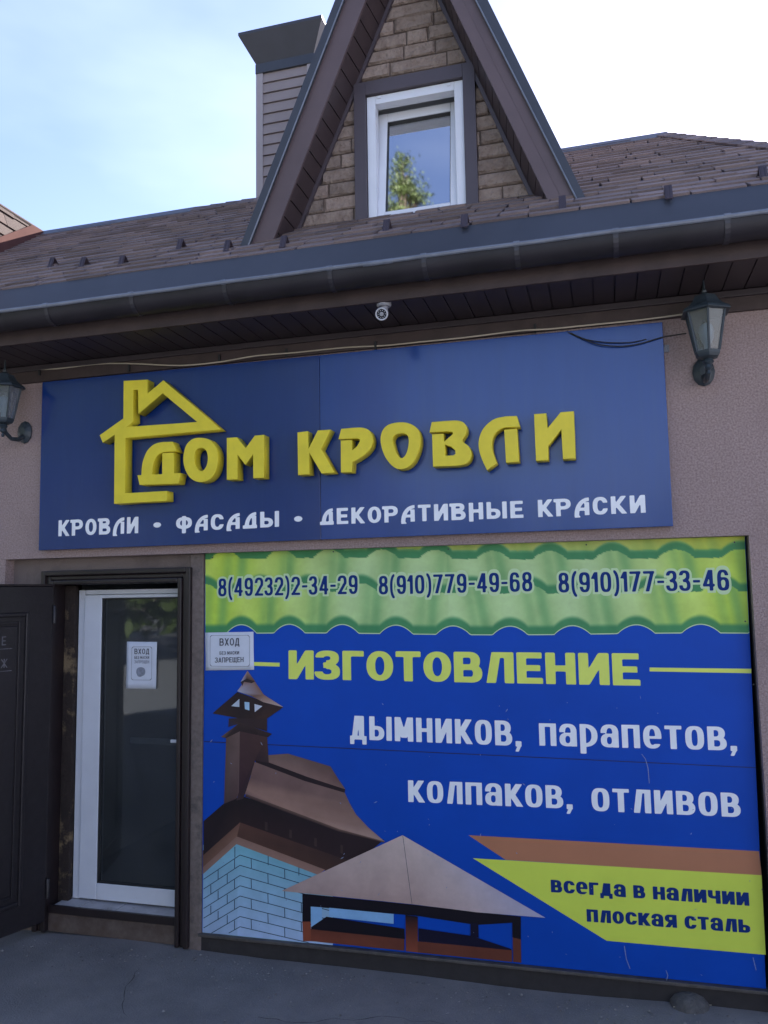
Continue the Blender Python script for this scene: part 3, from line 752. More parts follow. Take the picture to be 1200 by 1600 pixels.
# stone facing pieces
CH = .0865; zc = tz0 - .01 + .03; row = 0; hull = [(Lw(zw0) + .012, zw0), (Rw(zw0) - .012, zw0), (Lw(ZW), ZW - .03)]
rs = random.Random(11)
zc = zroof(YW) + .0
while zc < 5.75:
    x = -2.6 + rs.uniform(-.15, .15)
    while x < .2:
        L_ = rs.choice([.13, .19, .24, .30, .34, .40]); pz0, pz1 = zc + .004, zc + CH - .004
        base = [(x + .004, pz0), (x + L_ - .004, pz0), (x + L_ - .004, pz1), (x + .004, pz1)]
        for side_ in ('L', 'R', 'T'):
            if side_ == 'T':
                if not (pz0 >= tz1 - .04): continue
                pc = base
            else:
                if pz0 >= tz1 - .04: continue
                pc = clip_poly(base, 1, 0, tx0 + .01) if side_ == 'L' else clip_poly(base, -1, 0, -(tx1 - .01))
            if len(pc) < 3: continue
            pc = clip_convex(pc, hull)
            if len(pc) < 3 or area2(pc) < .0006: continue
            cx_ = np.mean([p[0] for p in pc]); cz_ = np.mean([p[1] for p in pc])
            d = rs.uniform(.010, .020); mb = MB(); n_ = len(pc)
            back = [(p[0], YW + .013, p[1]) for p in pc]
            mid_ = [(p[0] , YW + .013 - d * .55, p[1]) for p in pc]
            # rough face: an inner ring pushed out unevenly plus two facets
            inn = [(cx_ + (p[0] - cx_) * rs.uniform(.84, .95), YW + .013 - d - rs.uniform(0, .007), cz_ + (p[1] - cz_) * rs.uniform(.66, .9)) for p in pc]
            ctr = [(cx_ + rs.uniform(-.2, .2) * L_ * .5, YW + .013 - d - rs.uniform(-.004, .009), cz_ + rs.uniform(-.01, .01))]
            fs = [(i, (i + 1) % n_, n_ + (i + 1) % n_, n_ + i) for i in range(n_)] + [(n_ + i, n_ + (i + 1) % n_, 2 * n_ + (i + 1) % n_, 2 * n_ + i) for i in range(n_)] + [(2 * n_ + i, 2 * n_ + (i + 1) % n_, 3 * n_) for i in range(n_)]
            mb.add(back + mid_ + inn + ctr, fs); mb.build('brick', M_brick, gable)
        x += L_
    zc += CH; row += 1
# base trim and J-trims along the rake
c = MB(); zb0 = zroof(YW) - .04
c.box(Lw(zb0) + .0, YW - .035, zb0 - .02, Rw(zb0) - .0, YW + .011, tz0 + .012); c.build('base_trim', M_trim, bld, bevel=.003)
for A_, s_ in ((Lw, 1), (Rw, -1)):
    c = MB(); c.prism([(A_(zb0), YW - .02, zb0), (A_(zb0) + s_ * .022, YW - .02, zb0), (A_(ZW) + s_ * .022, YW - .02, ZW), (A_(ZW), YW - .02, ZW)], (0, .03, 0)); c.build('rake_trim', M_trim, bld)
# window: trim, frame, tilted sash, pane
win = MB()
win.box(tx0, YW - .03, tz0 + .013, wx0 - .002, YW + .02, tz1); win.box(wx1 + .002, YW - .03, tz0 + .013, tx1, YW + .02, tz1)
win.box(wx0 - .0018, YW - .03, wz1 + .002, wx1 + .0018, YW + .02, tz1)
win.box(wx0 - .0018, YW - .036, tz0 + .0135, wx1 + .0018, YW + .02, wz0 - .002)
wtrim = win.build('dormer_window', M_trim, bld, bevel=.002)
fw_ = .052
def frame4(x0, x1, z0_, z1_, y0, y1, w, wb=None):
    wb = wb or w
    m_ = MB(); m_.box(x0, y0, z0_, x0 + w, y1, z1_); m_.box(x1 - w, y0, z0_, x1, y1, z1_)
    m_.box(x0 + w + .0003, y0 + .0005, z1_ - w, x1 - w - .0003, y1, z1_); m_.box(x0 + w + .0003, y0 + .0005, z0_, x1 - w - .0003, y1, z0_ + wb); return m_
frame4(wx0, wx1, wz0, wz1, YW - .006, YW + .06, fw_, .022).build('window_frame', M_pvcw, wtrim, bevel=.003)
sx0, sx1, sz0, sz1 = wx0 + fw_ - .016, wx1 - fw_ + .014, wz0 + .024, wz1 - fw_ + .012
sash = frame4(sx0, sx1, 0, sz1 - sz0, -.03, .03, .058, .030).build('window_sash', M_pvcw, wtrim, bevel=.004)
TL = math.radians(-8.2)
sash.location = (0, YW + .045, sz0); sash.rotation_euler = (TL, 0, 0)
gk = frame4(sx0 + .056, sx1 - .056, .028, sz1 - sz0 - .056, -.022, .01, .006).build('window_gasket', M_gasket, wtrim); gk.location = sash.location; gk.rotation_euler = sash.rotation_euler
pn = MB(); pn.box(sx0 + .058, -.006, .03, sx1 - .058, .006, sz1 - sz0 - .058); pane = pn.build('pane', M_winglass, wtrim); pane.location = sash.location; pane.rotation_euler = sash.rotation_euler
for px, py in ((592, 152), (701, 132)):
    q = oy(px, py, YW - .01); c = MB(); c.box(q[0] - .012, YW - .012, q[2] - .008, q[0] + .012, YW - .006, q[2] + .010); c.build('drain_cap', M_pvcw, wtrim, bevel=.003)
# room behind the dormer window
rm = MB(); x0, x1, zz0, zz1 = wx0 - .25, wx1 + .25, wz0 - .2, wz1 + .02
rm.box(x0 - .02, YW + .101, zz0 - .02, x0, YW + 1.6, zz1 + .02); rm.box(x1, YW + .101, zz0 - .02, x1 + .02, YW + 1.6, zz1 + .02)
rm.box(x0, YW + 1.6, zz0, x1, YW + 1.62, zz1); rm.box(x0, YW + .101, zz1, x1, YW + 1.6, zz1 + .02); rm.box(x0, YW + .101, zz0 - .02, x1, YW + 1.6, zz0)
rm.build('attic_room', M_room, bld)
m_ = MB(); m_.box(wx0 + .03, YW + .22, wz0 - .1, wx1 - .03, YW + .225, wz1 - .12); m_.build('pane_backing', mat('pale_pane_backing', (.75, .76, .78), .9, n_scale=9, n_amt=.15), wtrim)  # pale sheet added behind the pane to lighten it

# ---------------- chimney behind the ridge
YC = RY + .12
cq = oy(404, 200, YC); CX0 = cq[0]; CX1 = oy(489, 140, YC)[0]; CW = CX1 - CX0
zt = oy(404, 115, YC)[2]; zbb = oy(404, 330, YC)[2] - .4; ztr = oy(487, 103, YC)[2]
zt = (zt + ztr) / 2
core = MB(); core.box(CX0 + .01, YC + .01, zbb, CX1 - .01, YC + CW - .01, zt); chim = core.build('chimney', M_underlay, bld)
ex = .0915; z = zt
while z > zbb + .1:
    for face in ('f', 's'):
        c = MB()
        if face == 'f': c.prism([(CX0 + .03, YC - .002, z), (CX0 + .03, YC - .014, z - ex + .006), (CX0 + .03, YC + .006, z - ex + .006), (CX0 + .03, YC + .009, z)], (CW - .06, 0, 0))
        else: c.prism([(CX1 + .002, YC + .03, z), (CX1 + .014, YC + .03, z - ex + .006), (CX1 - .006, YC + .03, z - ex + .006), (CX1 - .009, YC + .03, z)], (0, CW - .06, 0))
        c.build('siding_board', M_sid, chim)
    z -= ex
for cx_, cy_ in ((CX0, YC), (CX1, YC), (CX1, YC + CW)):
    c = MB(); s_ = 1 if cx_ == CX0 else -1
    c.box(cx_ - s_ * .016, cy_ - .016, zbb, cx_ + s_ * .045, cy_ + .01, zt - .001) if cy_ == YC else c.box(cx_ - .02, cy_ - .03, zbb, cx_ + .016, cy_ + .01, zt - .001)
    c.build('corner_trim', M_sidtrim, chim)
zc1 = oy(403, 100, YC - .02)[2]; zc1 = zt + .085
c = MB(); c.box(CX0 - .02, YC - .022, zt, CX1 + .02, YC + CW + .02, zc1); c.build('chimney_band', M_darkmetal, chim, bevel=.003)
ctl = oy(377, 53, YC - .13); ctr_ = oy(508, 27, YC - .13)
o1 = ((CX0 - ctl[0]) + (ctr_[0] - CX1)) / 2; zct = (ctl[2] + ctr_[2]) / 2
print('chimney', CX0, CX1, zt, zc1, zct, o1)
fl = MB()
lo = [(CX0 - .015, YC - .018), (CX1 + .015, YC - .018), (CX1 + .015, YC + CW + .018), (CX0 - .015, YC + CW + .018)]
hi_ = [(CX0 - o1, YC - o1), (CX1 + o1, YC - o1), (CX1 + o1, YC + CW + o1), (CX0 - o1, YC + CW + o1)]
fl.add([(x, y, zc1) for x, y in lo] + [(x, y, zct) for x, y in hi_] + [(x, y, zct + .025) for x, y in hi_] + [((CX0 + CX1) / 2, YC + CW / 2, zct + .07)],
       [(0, 1, 5, 4), (1, 2, 6, 5), (2, 3, 7, 6), (3, 0, 4, 7), (4, 5, 9, 8), (5, 6, 10, 9), (6, 7, 11, 10), (7, 4, 8, 11), (8, 9, 12), (9, 10, 12), (10, 11, 12), (11, 8, 12), (3, 2, 1, 0)])
fl.build('flared_crown', mat('dark_crown_metal', (.050, .050, .066), .45, n_scale=4, n_amt=.25), chim)

# ---------------- entrance: casing, steel jambs, pvc door, threshold
YCAS = .02
ent = MB()
ix0 = oy(103, 1000, YCAS)[0]; ix1 = oy(278, 1100, YCAS)[0]; iz1 = oy(190, 917, YCAS)[2]; zb = .0
def casing(a, b, c_, y0, y1):   # a nested U of boards: left, right, top
    m_ = MB(); m_.box(FX0 + a, y0, zb, FX0 + b, y1, FZ1 - a); m_.box(FX1 - b, y0, zb, FX1 - a, y1, FZ1 - a)
    m_.box(FX0 + b + .0004, y0 + .0004, FZ1 - b, FX1 - b - .0004, y1, FZ1 - a); return m_
cas = casing(0, .030, 0, YCAS, .16).build('entrance_casing', M_casing, bld, bevel=.006)
casing(.0305, .058, 0, YCAS + .018, .16).build('casing_moulding', M_casing, cas, bevel=.007)
casing(.0585, .085, 0, YCAS + .006, .16).build('casing_moulding', M_casing, cas, bevel=.006)
wl = ix0 - FX0

m_ = MB(); m_.box(FX0 + .0853, .138, .10, oy(122, 1000, .175)[0] - .001, .172, FZ1 - .09)
jm = m_.build('foam_edge', M_foam, cas, bevel=.004)
m_ = MB(); m_.box(FX0 + .03, .1605, 0, FX0 + .085, .30, FZ1 - .03); m_.box(FX1 - .085, .1605, 0, FX1 - .03, .30, FZ1 - .03); m_.box(FX0 + .0855, .1605, FZ1 - .085, FX1 - .0855, .30, FZ1 - .03)
m_.build('door_rebate', M_casing, cas)
# pvc door
YP = .175
dx0 = oy(122, 1000, YP)[0]; dzt = oy(190, 921, YP)[2]; dx1 = FX1 - .02; dzb = oy(115, 1403, YP)[2]
sxl = oy(133, 1000, YP)[0]
glx = oy(160, 1000, YP)[0]; glt = oy(200, 934, YP)[2]; glb = oy(200, 1383, YP)[2]
print('door', FX0, FX1, FZ1, dx0, dzt, dzb, sxl, glx, glt, glb)
dzb0 = dzb
m_ = MB(); m_.box(dx0, YP, dzb0, sxl - .006, YP + .07, dzt); m_.box(sxl - .0026, YP + .002, dzt - .028, dx1, YP + .07, dzt)
door = m_.build('entrance_door', M_pvc, bld, bevel=.003)
sw_ = glx - sxl
m_ = MB(); m_.box(sxl, YP - .014, dzb0 + .008, sxl + sw_, YP + .05, dzt - .030); m_.box(dx1 - .10, YP - .014, dzb0 + .008, dx1, YP + .05, dzt - .030)
m_.box(sxl + sw_ + .0004, YP - .0135, glt, dx1 - .1004, YP + .05, dzt - .030); m_.box(sxl + sw_ + .0004, YP - .0135, dzb0 + .008, dx1 - .1004, YP + .05, glb)
m_.build('door_sash', M_pvc, door, bevel=.005)
frame4(glx - .001, dx1 - .099, glb - .001, glt + .001, YP - .009, YP + .02, .009).build('door_gasket', M_gasket, door)
m_ = MB(); m_.box(glx + .004, YP + .004, glb + .004, dx1 - .104, YP + .012, glt - .004); m_.build('pane', M_doorglass, door)
q = oy(203, 1157, YP + .03); q2 = oy(281, 1157, YP + .03)
m_ = MB(); m_.box(q[0], YP + .03, q[2] - .018, dx1 - .08, YP + .045, q[2] + .018); m_.build('door_rail', M_rail, door, bevel=.004)
q = oy(271, 1158, YP - .02); m_ = MB(); m_.box(q[0] - .016, YP - .03, q[2] - .009, q[0] + .03, YP - .0142, q[2] + .009); m_.build('door_handle', M_pvc, door, bevel=.004)
# hallway behind the glass: dark room with a back wall and a door post
m_ = MB(); hx0, hx1 = FX0 - .3, FX1 + .5
m_.box(hx0 - .02, .34, -.02, hx0, 2.5, 2.3); m_.box(hx1, .345, -.02, hx1 + .02, 2.5, 2.3); m_.box(hx0, 2.5, -.02, hx1, 2.52, 2.3); m_.box(hx0, .345, 2.3, hx1, 2.52, 2.32)
m_.build('hallway', M_dark, bld)
m_ = MB(); m_.box(hx0, .345, .02, hx1, 2.5, .04); m_.build('hallway_floor', M_dark, bld)
m_ = MB(); m_.box(-2.95, 2.2, .04, -2.1, 2.3, 2.1); m_.build('hallway_partition', mat('dull_partition', (.10, .095, .09), .7), bld)
# tiles of the threshold
tz = dzb - .004; yt = oz(275, 1433, dzb)[1]; yf = oz(273, 1461, 0.0)[1]; print('tile front', yt, yf, tz); tw = .27; xt = dx0 - .045; tiles = None
m_ = MB(); m_.box(FX0 + .0858, yt + .002, .0, FX1 - .05, YP + .07, tz - .016); step = m_.build('threshold', M_sill, bld)
k = 0
for a, b in ((xt, xt + .165), (xt + .171, xt + .40), (xt + .406, FX1 - .06)):
    m_ = MB(); m_.box(a, yt + .012, tz - .015, b, YP + .03, tz - rs.uniform(0, .0015)); m_.build('tile', M_tile, step, bevel=.002)
m_ = MB(); m_.box(FX0 + .086, yf + .024, .0, FX1 - .0857, yt + .0015, tz - .045); m_.build('threshold_step', M_sill, step, bevel=.006)
m_ = MB(); m_.box(FX0 + .08, yf, -.02, FX1 - .0858, yf + .0235, .030); m_.build('threshold_step', M_sill, step, bevel=.008)
m_ = MB(); m_.box(FX0 + .087, yt - .008, tz - .041, FX1 - .0858, yt + .0115, tz + .002); m_.build('threshold_lip', M_casing, step, bevel=.003)

# ---------------- open steel door leaf
YH = .01
hz0 = oy(77, 1441, YH)[2]; hz1 = oy(77, 916, YH)[2]; hx = oy(77, 1178, YH)[0]
e = oz(0, 1467, hz0); ld = np.array([e[0] - hx, e[1] - YH]); ld /= np.linalg.norm(ld)
ang = math.atan2(ld[1], ld[0]); print('leaf', hx, hz0, hz1, ld, math.degrees(ang))
leaf = empty('steel_entrance_door', 'open dark brown steel door leaf with moulded panels left of the entrance', 'door')
leaf.location = (hx, YH, hz0); leaf.rotation_euler = (0, 0, ang)
LH = hz1 - hz0; LW = .88
# local: x along the leaf, visible face towards local +y
m_ = MB(); m_.box(0, -.05, 0, LW, .0, LH); m_.build('door_slab', M_doorbrown, leaf, bevel=.006)
a = np.linalg.norm(oz(28, 1450, hz0)[:2] - np.array([hx, YH]))
a = .15
def ring_frame(x0, x1, z0_, z1_, w, y0, y1):
    m_ = MB(); m_.box(x0, y0, z0_, x0 + w, y1, z1_); m_.box(x1 - w, y0, z0_, x1, y1, z1_); m_.box(x0 + w, y0, z1_ - w, x1 - w, y1 - .0005, z1_); m_.box(x0 + w, y0, z0_, x1 - w, y1 - .0005, z0_ + w); return m_
ring_frame(a, LW - a, .14, LH - .15, .026, -.001, .013).build('panel_moulding', M_doorbrown, leaf, bevel=.009)
ring_frame(a + .05, LW - a - .05, .19, LH - .20, .016, -.001, .007).build('panel_moulding', M_doorbrown, leaf, bevel=.004)
m_ = MB(); m_.box(a + .075, -.001, .215, LW - a - .075, .008, LH - .225); m_.build('door_panel', M_doorbrown, leaf, bevel=.007)
m_ = MB(); m_.box(-.004, -.045, LH + .0005, LW, .006, LH + .012); m_.build('door_edge_trim', M_casing, leaf, bevel=.003)
for zz in (.18, LH - .17):
    m_ = MB(); m_.lathe([(.012, -.05), (.012, .05), (.008, .056)], (-.008, .004, zz), 10); m_.build('hinge', M_rail if False else M_doorbrown, leaf, smooth=True)
M_scr = mat('scratched_print', (.16, .15, .17), .6, n_scale=70, n_amt=.6)
for sym, zq in (('Е', LH - .33), ('Ж', LH - .455)):
    f, wd_ = glyph(sym, .6, .14, .13)
    V_, P_ = march(f, -.1, -.1, wd_ + .1, 1.1, .05)
    mb = MB(); mb.add([(.262 + (wd_ - vx) * .05 if False else .318 - vx * .05, .0092, zq + vy * .05) for vx, vy in V_], P_)
    me = bpy.data.meshes.new('printed_letter'); me.from_pydata(mb.v, [], mb.f); link('printed_letter', me, M_scr, leaf)
for zq in (LH - .352, LH - .475):
    m_ = MB(); m_.box(.255, .0088, zq, .36, .0094, zq + .004); m_.build('printed_line', M_scr, leaf)

# =================================================================== BLUE SHOP SIGN
YSG = -.05
sc_ = {k: oy(*p, YSG) for k, p in dict(TL=(66, 597), TR=(1035, 503), BR=(1052, 822), BL=(60, 860)).items()}
sgn_ = empty('shop_sign', 'long blue shop sign with yellow raised house logo and letters above the entrance', 'sign')
sgn_.location = (0, 0, 0)
jt = oy(500, 690, YSG)[0]
def lerp(a, b, t): return a + (b - a) * t
def at_x(a, b, x): return lerp(a, b, (x - a[0]) / (b[0] - a[0]))
tj, bj = at_x(sc_['TL'], sc_['TR'], jt), at_x(sc_['BL'], sc_['BR'], jt)
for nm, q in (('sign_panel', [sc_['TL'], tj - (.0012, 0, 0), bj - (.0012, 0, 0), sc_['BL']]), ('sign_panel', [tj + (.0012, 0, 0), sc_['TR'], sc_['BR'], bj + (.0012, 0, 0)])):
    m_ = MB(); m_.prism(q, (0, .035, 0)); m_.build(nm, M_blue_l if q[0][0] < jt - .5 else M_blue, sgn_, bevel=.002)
m_ = MB(); m_.box(sc_['BL'][0] + .05, YSG + .036, sc_['BL'][2] + .04, sc_['BR'][0] - .05, -.002, sc_['TR'][2] - .06); m_.build('sign_backing', M_screw, sgn_)

YL0, DEP = YSG - .008, .072
YLF = YL0 - DEP
def curve_letter(name, contours, m, parent, label=None):
    cu = bpy.data.curves.new(name, 'CURVE'); cu.dimensions = '2D'; cu.fill_mode = 'BOTH'; cu.extrude = DEP / 2 - .0015; cu.bevel_depth = .0015; cu.bevel_resolution = 1; cu.offset = -.0015
    for c in contours:
        sp = cu.splines.new('POLY'); sp.points.add(len(c) - 1); sp.use_cyclic_u = True
        for i, (x, z) in enumerate(c): sp.points[i].co = (x, z, 0, 1)
    o = bpy.data.objects.new(name + '_c', cu); COL.objects.link(o)
    me = bpy.data.meshes.new_from_object(o.evaluated_get(bpy.context.evaluated_depsgraph_get()))
    bpy.data.objects.remove(o)
    me.transform(Matrix.Translation((0, YL0 - DEP / 2, 0)) @ Matrix.Rotation(math.radians(90), 4, 'X'))
    me.name = name
    o = link(name, me, m, parent)
    return o
def smooth_c(pts, k=6):
    """closed Catmull-Rom through pts"""
    out = []; n_ = len(pts)
    for i in range(n_):
        p0, p1, p2, p3 = [np.array(pts[(i + d) % n_], float) for d in (-1, 0, 1, 2)]
        for j in range(k):
            t = j / k; out.append(tuple(.5 * ((2 * p1) + (-p0 + p2) * t + (2 * p0 - 5 * p1 + 4 * p2 - p3) * t * t + (-p0 + 3 * p1 - 3 * p2 + p3) * t ** 3)))
    return out
def rnd(pts, marks, k=5):
    """polygon where the runs of points listed in marks (start,end) are smoothed"""
    out = []; n_ = len(pts)
    sm = set()
    for a, b in marks: sm |= set(range(a, b))
    for i in range(n_):
        p1, p2 = np.array(pts[i], float), np.array(pts[(i + 1) % n_], float)
        if i in sm:
            p0 = np.array(pts[i - 1], float) if (i - 1) in sm else 2 * p1 - p2
            p3 = np.array(pts[(i + 2) % n_], float) if (i + 1) in sm else 2 * p2 - p1
            for j in range(k):
                t = j / k; out.append(tuple(.5 * ((2 * p1) + (-p0 + p2) * t + (2 * p0 - 5 * p1 + 4 * p2 - p3) * t * t + (-p0 + 3 * p1 - 3 * p2 + p3) * t ** 3)))
        else: out.append(tuple(p1))
    return out
def W2(pts, ox, oy_, s):
    r = []
    for x, y in pts:
        q = oy(ox + x / s, oy_ + y / s, YLF); r.append((q[0], q[2]))
    return r
def letter(conts, ox, oy_, s, name='letter'):
    return curve_letter(name, [W2(c, ox, oy_, s) for c in conts], M_yel, sgn_)
A = (150, 570, 4)
letter([[(172, 100), (322, 92), (322, 178), (421, 96), (778, 403), (183, 457), (180, 803), (443, 788), (443, 850), (112, 869), (116, 437), (42, 487), (22, 440), (170, 335)],
        [(232, 157), (262, 155), (264, 308), (416, 178), (632, 357), (190, 388), (232, 352)]], *A, name='house_logo')
letter([rnd([(258, 690), (283, 689), (286, 640), (296, 590), (318, 540), (350, 505), (385, 488), (420, 482), (478, 480), (504, 541), (430, 545), (395, 558), (368, 590), (354, 640), (350, 686), (413, 683), (413, 552), (487, 548), (487, 679), (528, 676), (516, 742), (272, 751)], [(1, 7), (9, 14)])], *A)
letter([smooth_c([(660, 456), (715, 472), (755, 530), (762, 600), (745, 670), (705, 718), (645, 733), (590, 708), (555, 650), (545, 580), (562, 505), (605, 463)]),
        smooth_c([(657, 519), (687, 535), (698, 575), (692, 625), (670, 660), (645, 660), (622, 630), (614, 580), (625, 535)])], *A)
letter([[(817, 457), (880, 452), (935, 520), (992, 442), (1050, 437), (1050, 705), (982, 709), (981, 560), (933, 626), (884, 562), (885, 715), (817, 719)]], *A)
Bx = (450, 630, 5); Cx = (670, 630, 5)
letter([[(73, 228), (155, 218), (160, 355), (232, 212), (332, 206), (258, 358), (362, 540), (262, 550), (165, 385), (167, 553), (78, 562)]], *Bx)
letter([rnd([(415, 200), (500, 192), (570, 190), (620, 203), (650, 235), (662, 290), (648, 345), (605, 395), (550, 435), (503, 460), (500, 537), (413, 541), (411, 292), (499, 287), (500, 368), (535, 338), (558, 300), (556, 282), (540, 275), (394, 280)], [(1, 9), (14, 18)])], *Bx)
letter([smooth_c([(885, 148), (960, 163), (1015, 205), (1035, 280), (1022, 370), (985, 450), (935, 500), (870, 515), (815, 490), (765, 430), (735, 360), (722, 280), (740, 210), (790, 165)]),
        smooth_c([(885, 235), (925, 245), (942, 280), (938, 340), (922, 395), (895, 427), (868, 420), (845, 385), (825, 330), (817, 280), (835, 248)])], *Bx)
letter([rnd([(22, 147), (130, 138), (220, 135), (270, 150), (297, 190), (290, 240), (262, 293), (310, 335), (333, 390), (322, 440), (285, 475), (220, 488), (32, 495), (25, 242), (115, 238), (118, 302), (188, 240), (184, 223), (150, 220), (5, 228)], [(1, 6), (6, 11)]),
        [(125, 322), (175, 340), (206, 369), (209, 395), (190, 407), (127, 410)]], *Cx)
letter([rnd([(687, 99), (712, 184), (610, 188), (570, 197), (520, 235), (497, 290), (495, 350), (510, 410), (532, 465), (455, 525), (420, 450), (393, 370), (390, 290), (415, 215), (460, 160), (520, 120), (600, 102)], [(2, 8), (9, 16)]),
        [(588, 207), (688, 199), (705, 455), (603, 465)]], *Cx)
letter([[(822, 85), (918, 78), (928, 195), (1030, 70), (1133, 62), (1147, 430), (1047, 437), (1035, 205), (933, 330), (935, 443), (837, 450)]], *Cx)
YT1 = YSG - .0012
def line(name, s, pA, pB, hpx, m, parent, Y, **kw):
    a_, b_ = oy(*pA, Y), oy(*pB, Y); h_ = oy(pA[0], pA[1] - hpx, Y)[2] - a_[2]
    return text_print(name, s, a_, b_, h_, m, parent, **kw)
dk = dict(W=.64, w=.20, h=.19, gap=.15, st='disp', res=.045)
line('printed_text', 'КРОВЛИ', (91, 838), (216, 833), 25, M_white_p, sgn_, YT1, **dk)
line('printed_text', '•', (239, 829), (252, 828.5), 17, M_white_p, sgn_, YT1, st='disp')
line('printed_text', 'ФАСАДЫ', (275, 831), (436, 823), 24, M_white_p, sgn_, YT1, **dk)
line('printed_text', '•', (459, 820), (473, 819.5), 18, M_white_p, sgn_, YT1, st='disp')
line('printed_text', 'ДЕКОРАТИВНЫЕ', (500, 820), (818, 809), 25, M_white_p, sgn_, YT1, **dk)
line('printed_text', 'КРАСКИ', (841, 808), (1009, 801), 27, M_white_p, sgn_, YT1, **dk)

# =================================================================== LOWER BILLBOARD
YB0 = .06
bb = {k: oy(*p, YB0) for k, p in dict(TL=(321, 864), TR=(1164, 838), BR=(1197, 1545), BL=(315, 1456)).items()}
board = empty('billboard', 'large printed banner board with green tile band and chimney pictures beside the door', 'billboard')
m_ = MB(); m_.prism([bb['TL'], bb['TR'], bb['BR'], bb['BL']], (0, .012, 0)); m_.build('board_panel', M_blue_p, board)
def lay(k): return YB0 - .0008 * k
def P(px, py, k=1): return oy(px, py, lay(k))
def poly(name, pts, m, k=1): return flat(name, [P(x, y, k) for x, y in pts], m, board)
def grad_poly(name, pts, cols, k=1, sub=5):
    """a printed patch with a colour at each outline point"""
    bm = bmesh.new(); L = bm.verts.layers.float_color.new('Col')
    vs_ = []
    for p, c in zip(pts, cols):
        v = bm.verts.new(P(p[0], p[1], k)); v[L] = (*[min(.85, q * 1.45) for q in srgb(*c)], 1); vs_.append(v)
    bm.faces.new(vs_); bm.normal_update(); bmesh.ops.triangulate(bm, faces=bm.faces, ngon_method='EAR_CLIP')
    me = bpy.data.meshes.new(name); bm.to_mesh(me); bm.free()
    return link(name, me, M_vprint, board)
# --- green tile band: coloured grid with a scalloped lower edge
cen = [290, 377, 452, 535, 619, 708, 797, 894, 994, 1095, 1200]
def scal(px):
    base = 990 + 1.5 * math.sin(px * .01); d = min((abs(px - c), i) for i, c in enumerate(cen)); hw = 23 + (px - 350) * .009
    t = d[0] / hw
    if t < 1: base -= 13.5 * (math.cos(t * math.pi / 2) ** .8)
    return base
def tilecol(px, py):
    def sm(a, b, x): t = min(1, max(0, (x - a) / (b - a))); return t * t * (3 - 2 * t)
    edge = 1 - sm(0, 260, min(px - 320, 1175 - px))
    base = np.array([170, 200, 132]) * (1 - edge) + np.array([186, 212, 74]) * edge
    hi = np.array([192, 218, 158]) * (1 - edge) + np.array([206, 226, 104]) * edge
    c = base
    yb = [scal(px), scal(px - 30) - 64, scal(px - 62) - 117]
    sh = 0; row = 0
    if py > yb[1]: row = 0; bot = yb[0]; slx = 0
    elif py > yb[2]: row = 1; bot = yb[1]; slx = -30
    else: row = 2; bot = yb[2]; slx = -62
    dd = bot - py
    xq = px - (-slx) + dd * .22 * (1 if px > 700 else -.3)
    j = min(range(len(cen)), key=lambda i: abs(xq - cen[i])); t = (xq - cen[j]) / (25 + (px - 350) * .008)
    ridge = math.exp(-(t - .1) ** 2 * 2.2)
    c = c * (1 - .65 * ridge) + hi * .65 * ridge
    side = math.exp(-((t + 1.25) ** 2) * 9) * .55 + math.exp(-((t - 1.35) ** 2) * 10) * .3
    dark = np.array([92, 152, 92])
    c = c * (1 - side) + dark * side
    k = (1 - sm(9, 17, dd)) * .92 if dd >= 0 else 0
    dg_ = np.array([62, 132, 84]); c = c * (1 - k) + dg_ * k
    if row == 2: c = c * .55 + np.array([196, 190, 70]) * .45 if dd > 14 else c
    return np.clip(c * (.97 if row else 1), 0, 255)
NXB, NYB = 360, 92
bm = bmesh.new(); L = bm.verts.layers.float_color.new('Col'); grid = []
for i in range(NXB + 1):
    px = 321 + (1173 - 321) * i / NXB; top = 864 + (838 - 864) * (px - 321) / (1164 - 321)
    # keep inside the board's right edge
    col_ = []
    for j in range(NYB + 1):
        py = top + (scal(px) - top) * j / NYB
        pxx = min(px, 1164 + (py - 838) * 33 / 707 - .5)
        v = bm.verts.new(P(pxx, py, 1)); cc = tilecol(px, py); v[L] = (*[min(.85, q * 1.18) for q in srgb(*cc)], 1); col_.append(v)
    grid.append(col_)
for i in range(NXB):
    for j in range(NYB): bm.faces.new((grid[i][j], grid[i][j + 1], grid[i + 1][j + 1], grid[i + 1][j]))
me = bpy.data.meshes.new('green_tile_print'); bm.to_mesh(me); bm.free(); link('green_tile_print', me, M_vprint, board)
# pale scallop line
mb = MB(); pv = None
for i in range(0, 341):
    px = 321 + (1171 - 321) * i / 340; a_ = P(px, scal(px) - .4, 2); b_ = P(px, scal(px) + 1.2, 2)
    if pv: mb.add([pv[0], pv[1], b_, a_], [(0, 1, 2, 3)])
    pv = (a_, b_)
me = bpy.data.meshes.new('scallop_line'); me.from_pydata(mb.v, [], mb.f); link('scallop_line', me, M_halo, board)
# phone numbers
ph = dict(W=.52, w=.165, h=.13, gap=.115, st='cond', res=.04, space=.3)
for s, a_, b_, hp in (('8(49232)2-34-29', (341, 932), (559, 928), 28), ('8(910)779-49-68', (592, 929), (832, 924), 29), ('8(910)177-33-46', (873, 926), (1140, 922.5), 31)):
    line('printed_text', s, a_, b_, hp, M_halo, board, lay(2), dil=.010, **ph)
    line('printed_text', s, a_, b_, hp, M_navy, board, lay(3), **ph)
line('printed_text', 'ИЗГОТОВЛЕНИЕ', (451, 1061), (1001, 1071.5), 45, M_limet, board, lay(1), W=.76, w=.25, h=.19, gap=.075, res=.032)
poly('printed_stripe', [(385, 1034), (437, 1035.5), (437, 1041.5), (385, 1040)], M_limet)
poly('printed_stripe', [(1015, 1043), (1174, 1045), (1174, 1052), (1015, 1049)], M_limet)
ck = dict(W=.60, w=.205, h=.155, gap=.11, st='cond', res=.035, space=.42)
